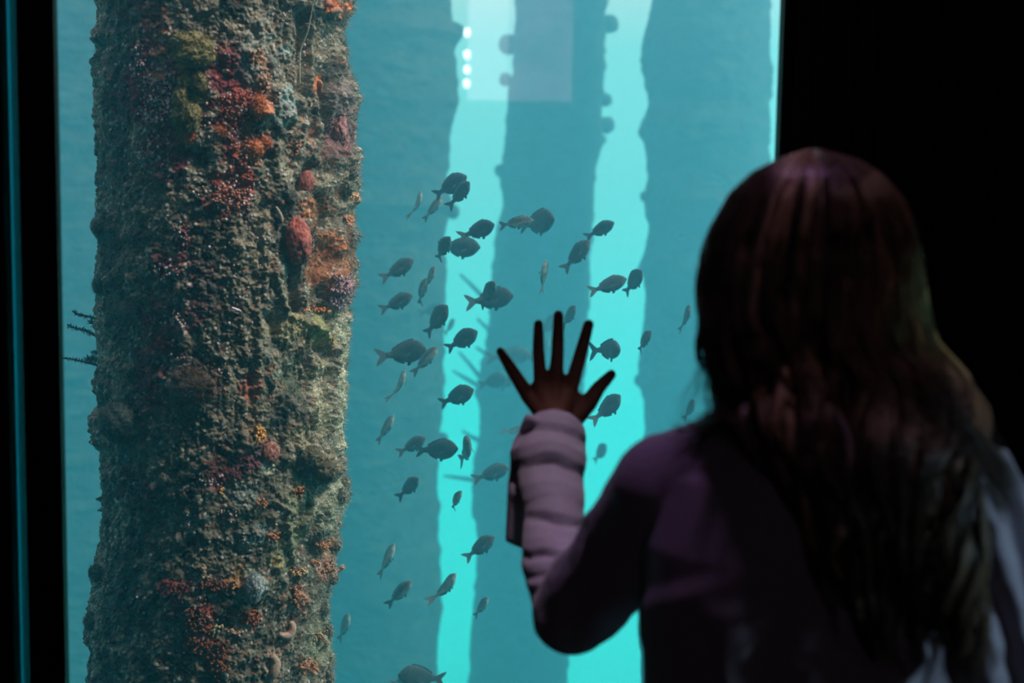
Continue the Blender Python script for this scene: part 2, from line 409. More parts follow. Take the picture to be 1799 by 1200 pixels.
# silhouette detail lives near the two sides, the middle keeps a smooth radius
Rs = smooth1((RL + RR_) / 2, 201)[:, None]
RAD = np.where(cT > 0, Rs + (RR_[:, None] - Rs) * sstep(.55, .97, cT), Rs + (RL[:, None] - Rs) * sstep(.55, .97, -cT))
RAD = RAD * .975
def shape_of(rad): return np.stack([CX + rad * cT, YP + rad * sT, ZZ], -1).reshape(-1, 3)
base = shape_of(RAD)
def project(V):
    d = (V - np.array(CAM)) @ np.array(CR)
    return 899.5 + FPX * d[:, 0] / -d[:, 2], 600 - FPX * d[:, 1] / -d[:, 2]
PX, PY = project(base)
front = (sT < .05).ravel()
s_ = (TT * .26).ravel(); zz = ZZ.ravel(); n3 = base
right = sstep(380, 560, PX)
wv = fbm(n3 * 6, 3, 90)
# wooden grain / drooping ridges
gr = 1 - np.abs(fbm(np.stack([s_ * 26 + .5 * wv, zz * 2.2, s_ * 0], -1), 3, 5)) * 2
gr2 = 1 - np.abs(fbm(np.stack([s_ * 60 + wv, zz * 6, s_ * 0], -1), 3, 15)) * 2
d = .006 * gr * (.35 + .9 * right) + .003 * gr2 * (.4 + .6 * right)
lump = fbm(n3 * 13, 4, 31); mid = fbm(n3 * 45, 4, 51); fine = fbm(n3 * 170, 3, 71)
d += .010 * lump * (.6 + .9 * right) + .008 * mid * (.7 + .8 * right) + .0036 * fine
w1, id1 = worley(s_ / .022 + .4 * wv, zz / .022, 4); d += np.where(id1 > .45, 1, 0) * np.clip(1 - w1 / .55, 0, 1) ** .55 * .006 * (.5 + .8 * sstep(-.2, .3, lump))
w2, id2 = worley(s_ / .008, zz / .008 + wv, 8); d += np.where(id2 > .5, 1, 0) * np.clip(1 - w2 / .6, 0, 1) ** .6 * .0022
def seg(x0, y0, x1, y1, wd):
    dx, dy = x1 - x0, y1 - y0; t = np.clip(((PX - x0) * dx + (PY - y0) * dy) / (dx * dx + dy * dy + 1e-9), 0, 1)
    q = np.hypot(PX - x0 - t * dx, (PY - y0 - t * dy))
    return np.exp(-(q / (wd * (1 + .45 * mid))) ** 2) * front
# grooves, hollows (negative) and ledges (positive): x0 y0 x1 y1 width depth
for q in [(572, 150, 580, 300, 11, -.034), (527, 25, 533, 160, 9, -.026), (522, 160, 524, 200, 7, -.02), (545, 170, 548, 240, 7, -.018), (545, 290, 525, 330, 10, -.022), (562, 345, 575, 400, 13, -.026),
          (560, 420, 562, 540, 16, -.034), (585, 430, 580, 470, 10, -.02), (580, 505, 578, 520, 9, -.03), (505, 430, 520, 545, 9, -.02), (495, 620, 505, 660, 15, -.022), (535, 640, 540, 680, 16, -.024),
          (560, 610, 572, 625, 12, -.022), (572, 650, 562, 760, 4, -.014), (590, 640, 584, 760, 4, -.014), (578, 560, 580, 600, 7, -.018), (520, 820, 545, 850, 12, -.018), (560, 870, 580, 840, 9, -.02),
          (545, 960, 552, 985, 12, -.018), (570, 965, 565, 980, 7, -.015), (412, 965, 420, 970, 7, -.012), (395, 860, 380, 930, 16, -.008), (330, 230, 345, 290, 20, -.010), (345, 165, 350, 190, 12, -.010),
          (455, 430, 460, 560, 5, -.008), (430, 640, 440, 700, 10, -.008), (475, 560, 480, 600, 10, -.016), (345, 590, 350, 640, 14, -.007),
          (480, 480, 500, 540, 5, .012), (500, 545, 560, 580, 9, .011), (560, 580, 580, 610, 8, .011), (528, 610, 540, 660, 5, .012), (553, 640, 545, 780, 4, .010), (582, 620, 574, 760, 4, .010),
          (598, 590, 592, 760, 5, .006), (545, 800, 570, 825, 15, .022), (540, 20, 546, 200, 3, .008), (586, 90, 583, 240, 5, .012), (600, 160, 604, 230, 12, .004), (610, 290, 612, 350, 10, .010),
          (470, 205, 480, 215, 22, .016), (440, 190, 462, 200, 14, .016), (420, 90, 470, 130, 40, .010), (480, 170, 505, 195, 22, .014), (435, 265, 440, 300, 20, .010), (340, 85, 345, 90, 24, .014),
          (330, 150, 360, 150, 18, .014), (335, 210, 338, 240, 22, .014), (215, 760, 215, 760, 30, .010), (335, 665, 350, 690, 26, .008), (480, 260, 500, 340, 14, .012), (446, 1030, 452, 1030, 20, .018),
          (500, 920, 520, 1010, 5, .010), (480, 880, 510, 900, 4, .008), (545, 880, 520, 940, 4, .010), (420, 380, 425, 560, 16, .006), (460, 380, 452, 700, 9, .009), (430, 600, 432, 720, 5, .006)]:
    d += q[5] * seg(*q[:5])
rad = RAD + d.reshape(ZZ.shape)
V = shape_of(rad)
# -- colours of the crust
def C3(*c): return np.array(c, float)
tone = fbm(n3 * 22, 5, 201); tone2 = fbm(n3 * 70, 4, 221); big = fbm(n3 * 5, 3, 241)
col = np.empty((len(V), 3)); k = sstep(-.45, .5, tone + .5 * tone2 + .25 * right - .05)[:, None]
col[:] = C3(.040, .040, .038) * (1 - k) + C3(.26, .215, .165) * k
k = (sstep(.0, .5, big + .6 * tone2) * .5)[:, None]; col = col * (1 - k) + C3(.11, .105, .085) * k
def patch(x, y, rx, ry, c, amt=1., hard=.25, seed=0):
    global col
    r = np.hypot((PX - x) / rx, (PY - y) / ry)
    m = sstep(hard, -hard, (r - 1) + .9 * tone + .55 * tone2 * 1.2) * front * amt
    m = m[:, None]; v = (1 + .6 * tone2)[:, None]
    col = col * (1 - m) + np.array(c) * v * m
MAR = (.17, .035, .05); RED = (.33, .07, .055); ORA = (.58, .18, .085); OLI = (.25, .20, .085); BRO = (.22, .105, .06); PUR = (.40, .22, .27); PAL = (.48, .46, .36); TEA = (.25, .29, .28); MAU = (.16, .11, .10); GRN = (.25, .25, .16)
for q in [(270, 60, 34, 60, MAR), (300, 170, 80, 80, MAR), (390, 120, 40, 60, MAR), (290, 250, 50, 60, MAR), (240, 140, 20, 40, MAR), (275, 30, 22, 25, (.26, .10, .06)), (285, 60, 18, 20, (.3, .12, .07)),
          (283, 95, 14, 16, (.34, .15, .09)), (280, 135, 22, 16, (.33, .16, .11)), (420, 190, 40, 34, RED), (455, 185, 14, 22, ORA), (425, 240, 34, 40, RED), (440, 265, 18, 26, ORA), (385, 225, 16, 16, RED),
          (410, 330, 34, 44, RED), (405, 350, 28, 16, (.45, .16, .12)), (333, 240, 18, 12, RED), (465, 250, 9, 9, RED), (318, 430, 16, 50, MAR), (300, 470, 36, 30, MAR), (290, 560, 46, 60, MAR, .8), (330, 550, 30, 40, MAR, .8),
          (275, 640, 26, 60, MAR, .8), (345, 88, 48, 30, OLI), (330, 145, 22, 12, OLI), (352, 145, 14, 16, OLI), (350, 170, 24, 9, OLI), (320, 185, 18, 26, OLI, .8), (330, 215, 24, 36, OLI, .7),
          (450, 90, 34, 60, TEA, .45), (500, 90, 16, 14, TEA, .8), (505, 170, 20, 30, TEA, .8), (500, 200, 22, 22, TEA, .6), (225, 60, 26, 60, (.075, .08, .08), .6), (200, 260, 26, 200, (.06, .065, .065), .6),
          (585, 15, 24, 12, ORA), (578, 8, 12, 10, ORA), (590, 22, 14, 8, (.6, .25, .16)), (557, 148, 10, 12, ORA), (595, 235, 18, 34, (.2, .10, .10)), (600, 180, 16, 40, (.20, .15, .14)), (545, 235, 9, 20, (.38, .14, .1)),
          (460, 140, 12, 50, (.38, .20, .13), .6), (450, 100, 16, 12, ORA, .6), (560, 370, 30, 40, BRO), (585, 440, 26, 60, BRO), (575, 490, 30, 34, (.30, .12, .065)), (590, 430, 14, 24, ORA, .7), (540, 375, 12, 24, (.4, .16, .08)),
          (602, 505, 14, 20, PUR, .8), (588, 530, 12, 16, PUR, .9), (560, 543, 22, 5, ORA), (600, 340, 10, 12, ORA, .5), (613, 345, 10, 8, (.62, .33, .2)), (609, 385, 12, 8, (.62, .3, .17)),
          (420, 560, 26, 180, (.27, .22, .17), .45), (455, 520, 12, 200, (.34, .28, .21), .5), (510, 575, 40, 20, (.36, .29, .17), .8), (560, 600, 26, 14, (.36, .24, .12)), (560, 570, 14, 30, (.3, .29, .12), .7),
          (520, 640, 40, 40, (.13, .14, .10), .6), (436, 685, 18, 24, (.42, .12, .08), .8), (440, 740, 12, 40, (.34, .2, .13), .5), (455, 760, 10, 16, (.72, .36, .12)), (340, 680, 44, 40, MAU, .9), (330, 520, 40, 70, (.14, .10, .10), .6),
          (330, 720, 36, 30, (.17, .15, .1), .7), (308, 645, 14, 14, (.4, .34, .3), .6), (250, 775, 34, 10, (.3, .17, .13), .6), (465, 795, 20, 22, (.32, .12, .10)), (445, 805, 24, 20, (.2, .12, .13)), (470, 820, 10, 12, PAL),
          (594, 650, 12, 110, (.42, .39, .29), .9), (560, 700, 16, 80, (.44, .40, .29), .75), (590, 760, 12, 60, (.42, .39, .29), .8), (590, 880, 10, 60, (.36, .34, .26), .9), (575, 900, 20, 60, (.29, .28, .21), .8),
          (520, 900, 30, 60, GRN, .7), (505, 960, 18, 50, GRN, .6), (550, 810, 30, 24, (.24, .17, .11), .8), (520, 770, 20, 20, (.36, .30, .2), .6), (420, 870, 36, 22, TEA, .6), (440, 940, 30, 20, TEA, .6), (330, 920, 34, 22, TEA, .5),
          (425, 960, 18, 14, (.5, .5, .46), .7), (450, 1030, 14, 30, (.68, .70, .74), .95), (435, 1020, 26, 30, (.3, .32, .22), .7), (480, 985, 12, 10, (.36, .27, .12), .8), (310, 1035, 26, 16, (.33, .07, .08)), (310, 1050, 12, 26, (.33, .07, .08)),
          (375, 1030, 30, 12, (.32, .09, .07)), (410, 1025, 14, 10, (.5, .25, .12), .8), (345, 1080, 26, 20, (.30, .08, .07)), (350, 1110, 22, 26, (.38, .12, .08)), (370, 1140, 34, 18, (.38, .12, .08)), (382, 1170, 18, 14, (.38, .12, .08)),
          (435, 1085, 22, 12, (.5, .15, .09)), (418, 1000, 12, 22, (.42, .24, .14), .7), (525, 1050, 12, 30, (.5, .22, .14), .8), (575, 1000, 18, 24, (.38, .2, .15), .8), (570, 955, 14, 12, (.5, .22, .13)), (480, 1170, 18, 28, (.5, .32, .25), .8),
          (560, 1130, 26, 40, (.3, .30, .2), .6), (540, 1170, 20, 14, (.5, .25, .14), .7), (575, 1060, 16, 30, (.27, .27, .22), .6), (380, 850, 14, 20, MAR, .8), (400, 820, 50, 20, MAR, .6), (250, 850, 30, 40, MAR, .5)]:
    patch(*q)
# speckle: small pale tests and polyps
sp = (id2 > .86) & (w2 < .42) & (tone > -.1); col[sp] = col[sp] * .4 + C3(.55, .5, .46) * .6
sp = (id2 < .05) & (w2 < .5); col[sp] = col[sp] * .5 + C3(.45, .13, .08) * .5
col = np.clip(col * (1 + .35 * sstep(-.2, .6, gr2) * .6)[:, None], .01, .9)
nt_ = len(th); i = np.arange(len(z) - 1)[:, None] * nt_; j = np.arange(nt_)[None, :]; j2 = (j + 1) % nt_
Q = np.stack([i + j, i + j2, i + nt_ + j2, i + nt_ + j], -1).reshape(-1, 4)
pile = empty('pier_pile', (cxz[0], YP, -5)); tag(pile, 'big near pile thickly encrusted with sponges, algae and coral', 'pile')
off = np.array(pile.location)
Vp = V - off; capn = len(Vp); Vp = np.vstack([Vp, [[cxz[-1] - off[0], 0, 10.5]], [[0, 0, 0]]]); a = np.arange(nt_); o = (len(z) - 1) * nt_
np_mesh('shaft', Vp, [Q, np.vstack([np.stack([o + a, o + (a + 1) % nt_, np.full(nt_, capn)], -1), np.stack([(a + 1) % nt_, a, np.full(nt_, capn + 1)], -1)])], M['pile'], pile, np.vstack([col, [[.1] * 3] * 2]))
# surface lookup
G3 = V.reshape(len(z), nt_, 3)
dU = np.gradient(G3, axis=1); dW = np.gradient(G3, axis=0); NN = np.cross(dU, dW); NN /= np.linalg.norm(NN, axis=2)[:, :, None] + 1e-12
NN = NN.reshape(-1, 3); PX2, PY2 = project(V)
idx_front = np.where(front & (PY > -40) & (PY < 1240))[0]
_g = np.full((700, 400), -1, int); _gi = np.clip(((PY2[idx_front] + 60) / 2).astype(int), 0, 699); _gj = np.clip((PX2[idx_front] / 2).astype(int), 0, 399); _g[_gi, _gj] = idx_front
def surf(px, py):
    a, c = int(np.clip((py + 60) / 2, 2, 697)), int(np.clip(px / 2, 2, 397)); r = 1
    while True:
        q = _g[max(0, a - r):a + r + 1, max(0, c - r):c + r + 1].ravel(); q = q[q >= 0]
        if len(q): break
        r += 2
    k = q[np.argmin((PX2[q] - px) ** 2 + (PY2[q] - py) ** 2)]
    return V[k], NN[k], col[k]
# ---- algae turf: short fibres all over
nF = 120000
front_all = np.where((sT < .35).ravel() & (zz > .42) & (zz < 2.1))[0]
k = rng.choice(front_all, nF); dens = rng.random(nF) < (.45 + .55 * sstep(-.4, .3, tone[k])); k = k[dens]; nF = len(k)
Ln = (.0025 + .0050 * rng.random(nF) ** 2) * (.7 + .7 * right[k]) * (1 + .9 * sstep(.55, .95, cT.ravel()[k]))
dirv = NN[k] + rng.normal(0, .45, (nF, 3)); dirv /= np.linalg.norm(dirv, axis=1)[:, None]
sd = np.cross(dirv, rng.normal(0, 1, (nF, 3))); sd /= np.linalg.norm(sd, axis=1)[:, None]
wd = (.00035 + .0004 * rng.random(nF))[:, None]; p0 = V[k] - NN[k] * .001
TV = np.stack([p0 - sd * wd, p0 + sd * wd, p0 + dirv * Ln[:, None]], 1).reshape(-1, 3) - off
tc_ = col[k] * .75 + C3(.23, .195, .155) * (.3 + .45 * rng.random((nF, 1)))
t_ = np_mesh('algae_turf', TV, np.arange(nF * 3).reshape(-1, 3), M['turf'], pile, np.repeat(np.clip(tc_, 0, 1), 3, 0), smooth=False); tag(t_, kind='stuff')
# ---- small white polyps in the maroon patches
b = MB()
for (x, y, rx, ry, n) in [(245, 100, 16, 26, 40), (250, 140, 26, 16, 30), (290, 160, 34, 34, 90), (270, 190, 30, 30, 70), (315, 180, 14, 30, 30), (430, 195, 36, 26, 60), (430, 240, 24, 20, 50), (440, 285, 20, 16, 20), (270, 280, 30, 24, 60),
                          (405, 340, 34, 44, 90), (240, 255, 12, 16, 14), (320, 420, 12, 22, 26), (290, 475, 24, 12, 22), (315, 560, 16, 14, 26), (300, 720, 60, 60, 30), (530, 100, 12, 24, 14), (505, 25, 12, 20, 14), (525, 105, 6, 16, 10),
                          (370, 845, 24, 10, 20), (330, 925, 14, 14, 16), (400, 910, 14, 14, 14), (430, 950, 14, 10, 16), (350, 630, 80, 60, 24), (235, 1045, 20, 20, 10), (370, 90, 26, 30, 20), (350, 200, 14, 30, 20), (480, 150, 30, 40, 24), (400, 1060, 80, 70, 40), (430, 450, 50, 100, 40)]:
    for _ in range(n):
        p, nn, cc = surf(x + rng.normal(0, rx * .6), y + rng.normal(0, ry * .6)); r = .0011 + .0019 * rng.random() ** 2
        b.ellipsoid(p + nn * r * .6, (r, r, r * 1.2), 7, 5, c_=np.array((.95, .70, .74)) * (.5 + .5 * rng.random()))
b.V = [v - off for v in b.V]; tag(b.build('white_polyps', M['growth'], pile, col=True), kind='stuff')
# ---- larger growths, each its own part
def growth(name, x, y, rx, ry, c, depth=.6, rough=.18, freq=3., rim=None, label=None, push=.35, rot=0):
    fz = 0 if name in ('ball_sponge',) else 1
    p, nn, cc = surf(x, y); s = 2.78 / FPX; rx *= s; ry *= s; dp = (rx + ry) / 2 * depth
    R = np.array(Matrix.Rotation(math.atan2(nn[1], nn[0]) + PI / 2, 3, 'Z') @ Matrix.Rotation(rot, 3, 'Y'))
    b = MB(); sd_ = int(x + y)
    b.ellipsoid(p + nn * dp * push, (rx, dp, ry), 72, 44, R=R, f=lambda U: 1 + rough * fbm(U * freq + sd_, 4, sd_) + .35 * rough * fbm(U * freq * 5, 2, sd_) + fz * .07 * fbm(U * 14, 3, sd_ + 1))
    U = b.V[0]; cn = fbm(U * 300, 3, sd_)[:, None]; rg = (1 - np.abs(fbm(U * 160, 3, sd_ + 3)) * 2.4)[:, None]
    cc = np.clip(np.array(c) * (1 + .5 * cn) + (np.array(rim) if rim else np.array(c) * .6) * np.clip(rg, 0, 1) ** 2, .005, .95)
    b.C = [cc]; b.V = [v - off for v in b.V]
    if fz:
        Vb = b.V[0]; ctr = Vb.mean(0); nf = int(500 + rx * ry * 3e6); kk = rng.integers(0, len(Vb), nf); p0_ = Vb[kk]; dn = p0_ - ctr; dn /= np.linalg.norm(dn, axis=1)[:, None]
        dn += rng.normal(0, .5, dn.shape); sd2 = np.cross(dn, rng.normal(0, 1, dn.shape)); sd2 /= np.linalg.norm(sd2, axis=1)[:, None]
        b.add(np.stack([p0_ - sd2 * .0005, p0_ + sd2 * .0005, p0_ + dn * rng.uniform(.002, .005, (nf, 1))], 1).reshape(-1, 3), T=np.arange(nf * 3).reshape(-1, 3), c=np.repeat(np.clip(cc[kk] * rng.uniform(.8, 1.6, (nf, 1)), 0, 1), 3, 0))
    o = b.build(name, M['growth'], pile, col=True)
    if label: tag(o, label)
    return o
growth('ball_sponge', 520, 424, 23, 42, (.27, .045, .04), .75, .16, 3.5, (.42, .16, .12), 'large dark red wrinkled sponge', rot=-.12)
growth('ball_sponge', 537, 322, 15, 22, (.22, .05, .045), .5, .08, 2, (.36, .13, .1), 'smaller dark red rounded sponge', rot=.1)
growth('ball_sponge', 596, 226, 15, 30, (.24, .08, .085), .6, .25, 3, (.4, .2, .19), 'dull red sponge on the right edge')
growth('ball_sponge', 476, 795, 16, 19, (.25, .07, .06), .5, .15, 2.5, (.42, .22, .18), 'dark red sponge with a pale rim')
for q in [(328, 140, 12, 9), (352, 143, 13, 15), (322, 172, 13, 20), (344, 172, 20, 8), (346, 95, 26, 16), (336, 205, 15, 22), (318, 205, 12, 14), (355, 85, 16, 14), (320, 70, 16, 10)]:
    growth('olive_sponge', *q, (.20, .165, .075), .7, .35, 3, (.10, .08, .04))
for q in [(455, 188, 12, 18), (447, 262, 14, 14), (438, 225, 10, 10), (465, 250, 8, 8), (558, 148, 8, 12), (388, 228, 9, 7), (333, 243, 9, 8)]:
    growth('orange_sponge', *q, (.42, .12, .05), .6, .4, 3, (.3, .14, .08))
growth('pale_cup_coral', 449, 1030, 14, 25, (.36, .37, .38), .6, .2, 3, (.35, .36, .4), 'pale bluish white rounded coral')
growth('brown_sponge', 566, 822, 20, 20, (.14, .11, .07), 1.3, .35, 2.5, (.08, .07, .05)); growth('brown_sponge', 545, 800, 18, 16, (.16, .13, .085), .8, .4, 3, (.1, .08, .05))
growth('brown_sponge', 340, 680, 40, 30, (.13, .075, .06), .3, .3, 3, (.06, .05, .04))
growth('brown_sponge', 212, 745, 34, 36, (.05, .062, .058), .8, .18, 2.5, (.02, .03, .03)); growth('brown_sponge', 228, 540, 16, 14, (.09, .09, .085), .7, .3, 3)
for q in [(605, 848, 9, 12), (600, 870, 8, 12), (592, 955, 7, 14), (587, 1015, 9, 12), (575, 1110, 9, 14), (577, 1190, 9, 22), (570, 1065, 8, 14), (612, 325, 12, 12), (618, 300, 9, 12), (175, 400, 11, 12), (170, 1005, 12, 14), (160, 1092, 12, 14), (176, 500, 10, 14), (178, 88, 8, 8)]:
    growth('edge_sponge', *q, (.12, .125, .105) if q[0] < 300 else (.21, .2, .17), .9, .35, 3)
def worm(name, pts, r, c, lift=.006, label=None):
    P3 = [];
    for (x, y) in pts:
        p, nn, _ = surf(x, y); P3.append(p + nn * lift)
    P3 = np.array(P3); t = np.linspace(0, 1, len(P3)); tt = np.linspace(0, 1, 24)
    P3 = np.stack([np.interp(tt, t, P3[:, k]) for k in range(3)], -1)
    for k in range(3): P3[:, k] = smooth1(P3[:, k], 7)
    b = MB(); b.tube(P3 - off, r * (.35 + .65 * np.sin(np.linspace(.25, 2.9, 24))), 14, c_=c); o = b.build(name, M['growth'], pile, col=True)
    if label: tag(o, label)
worm('pink_sea_squirt', [(503, 1092), (510, 1100), (508, 1110), (498, 1116), (490, 1114)], .0085, (.62, .36, .30), .008, 'smooth pink curved sea squirt')
worm('pink_sea_squirt', [(478, 1150), (484, 1165), (480, 1178), (478, 1190)], .010, (.55, .36, .28), .008)
worm('orange_finger', [(578, 20), (588, 12), (596, 22)], .006, (.6, .22, .13)); worm('orange_finger', [(570, 8), (576, 2)], .006, (.6, .2, .12))
worm('orange_finger', [(556, 140), (564, 146), (563, 158)], .006, (.62, .24, .15))
worm('pale_strand', [(549, -10), (547, 30), (545, 60), (532, 78), (530, 100), (531, 160)], .0017, (.42, .40, .31), .014)
worm('pale_finger', [(485, 360), (490, 380), (497, 395)], .004, (.5, .4, .33)); worm('white_sliver', [(403, 543), (412, 546), (424, 545)], .0028, (.9, .75, .9), .01, 'bright lilac white sliver')
# clusters of orange polyps
def cluster(x, y, rx, ry, n, c, r=.0026):
    b = MB(); c = np.array(c) * (.68 if n >= 40 else .9)
    for _ in range(n):
        p, nn, _c = surf(x + rng.uniform(-rx, rx), y + rng.uniform(-ry, ry)); dr = nn + rng.normal(0, .35, 3); dr /= np.linalg.norm(dr)
        L_ = r * rng.uniform(2, 4.5); cc = np.array(c) * rng.uniform(.7, 1.3)
        b.tube([p - off, p + dr * L_ * .6 - off, p + dr * L_ - off], [r * .5, r * .6, r * .9], 7, c_=cc); b.ellipsoid(p + dr * L_ - off, (r, r, r), 7, 5, c_=np.clip(cc * 1.35, 0, 1))
    o = b.build('orange_polyp_cluster', M['growth'], pile, col=True)
    if n >= 24: tag(o, kind='stuff')
OC = (.55, .20, .10)
for q in [(454, 760, 6, 12, 26, (.75, .36, .10)), (524, 863, 8, 3, 16, OC), (523, 1005, 12, 5, 26, (.66, .36, .2)), (612, 344, 9, 5, 24, (.66, .36, .2)), (609, 386, 8, 6, 20, OC), (567, 957, 10, 6, 24, OC), (551, 988, 5, 4, 10, OC), (572, 1000, 10, 12, 30, (.45, .2, .13)),
          (431, 1068, 7, 4, 14, (.7, .42, .24)), (437, 1084, 13, 9, 40, (.5, .15, .09)), (412, 1108, 11, 4, 22, (.68, .38, .3)), (350, 1110, 20, 20, 60, (.33, .10, .06)), (370, 1140, 26, 12, 60, (.33, .10, .06)), (385, 1172, 14, 12, 50, (.4, .12, .07)),
          (345, 1075, 14, 14, 30, (.3, .09, .06)), (520, 1045, 5, 16, 20, OC), (478, 942, 7, 6, 14, OC), (458, 885, 6, 6, 12, OC), (388, 863, 3, 3, 8, (.6, .3, .1)), (357, 1005, 6, 12, 16, (.5, .32, .2)), (410, 1027, 5, 5, 10, (.55, .3, .12)), (378, 1100, 5, 6, 10, (.6, .45, .3)),
          (540, 1170, 14, 8, 26, OC), (560, 1120, 12, 12, 24, (.45, .25, .16)), (600, 505, 16, 22, 50, (.42, .24, .30)), (588, 532, 9, 8, 24, (.55, .3, .38)), (562, 543, 12, 3, 16, (.7, .24, .1)), (375, 1028, 22, 8, 40, (.32, .10, .06)), (312, 1035, 18, 10, 40, (.28, .06, .06)),
          (448, 95, 10, 8, 16, (.45, .25, .16)), (466, 140, 6, 20, 24, (.5, .3, .2)), (405, 350, 26, 14, 50, (.5, .2, .15)), (440, 260, 12, 20, 30, (.55, .22, .14)), (415, 190, 30, 24, 50, (.42, .12, .09)), (520, 260, 6, 10, 12, (.4, .15, .1))]:
    cluster(*q)
# feathery twigs sticking out of both sides
def twig(pts, r, c=(.06, .07, .065), Y=YP):
    P3 = np.array([PV(x, y, Y) for x, y in pts]); t = np.linspace(0, 1, len(P3)); tt = np.linspace(0, 1, 26)
    P3 = np.stack([np.interp(tt, t, P3[:, k]) for k in range(3)], -1); P3[:, 1] += .01 * np.sin(tt * 4)
    b = MB(); b.tube(P3 - off, np.linspace(r * .5, r, 26) * (1 + .25 * rng.random(26)), 7, c_=c)
    for q in P3[1:]:
        for _ in range(5):
            dv = rng.normal(0, 1, 3); dv /= np.linalg.norm(dv); b.tube([q - off, q + dv * r * rng.uniform(1.6, 3) - off], [r * .35, r * .15], 4, c_=c)
    b.build('feathery_twig', M['growth'], pile, col=True)
twig([(127, 547), (134, 552), (150, 556), (168, 559), (190, 566)], .0028); twig([(118, 571), (132, 578), (150, 582), (172, 592), (195, 600)], .0034)
twig([(108, 629), (124, 632), (142, 636), (168, 641), (190, 645)], .0028); twig([(158, 566), (170, 572), (190, 574)], .004); twig([(152, 631), (162, 632), (180, 634)], .004)
twig([(165, 687), (176, 689), (190, 690)], .002); twig([(171, 704), (180, 707), (192, 709)], .002); twig([(161, 619), (170, 620), (185, 622)], .003); twig([(165, 541), (176, 542), (186, 545)], .002)
twig([(171, 876), (178, 880), (190, 884)], .003); twig([(173, 897), (182, 897)], .002)
twig([(604, 997), (596, 1001), (585, 1008)], .0032, (.5, .27, .2)); twig([(637, 416), (630, 411), (618, 408), (610, 410)], .0022, (.25, .24, .2)); twig([(633, 424), (624, 418), (612, 415)], .002, (.25, .24, .2)); twig([(627, 437), (616, 428)], .002, (.25, .24, .2))
twig([(150, 1088), (158, 1086), (172, 1092)], .003); twig([(162, 1122), (172, 1124), (185, 1126)], .002)

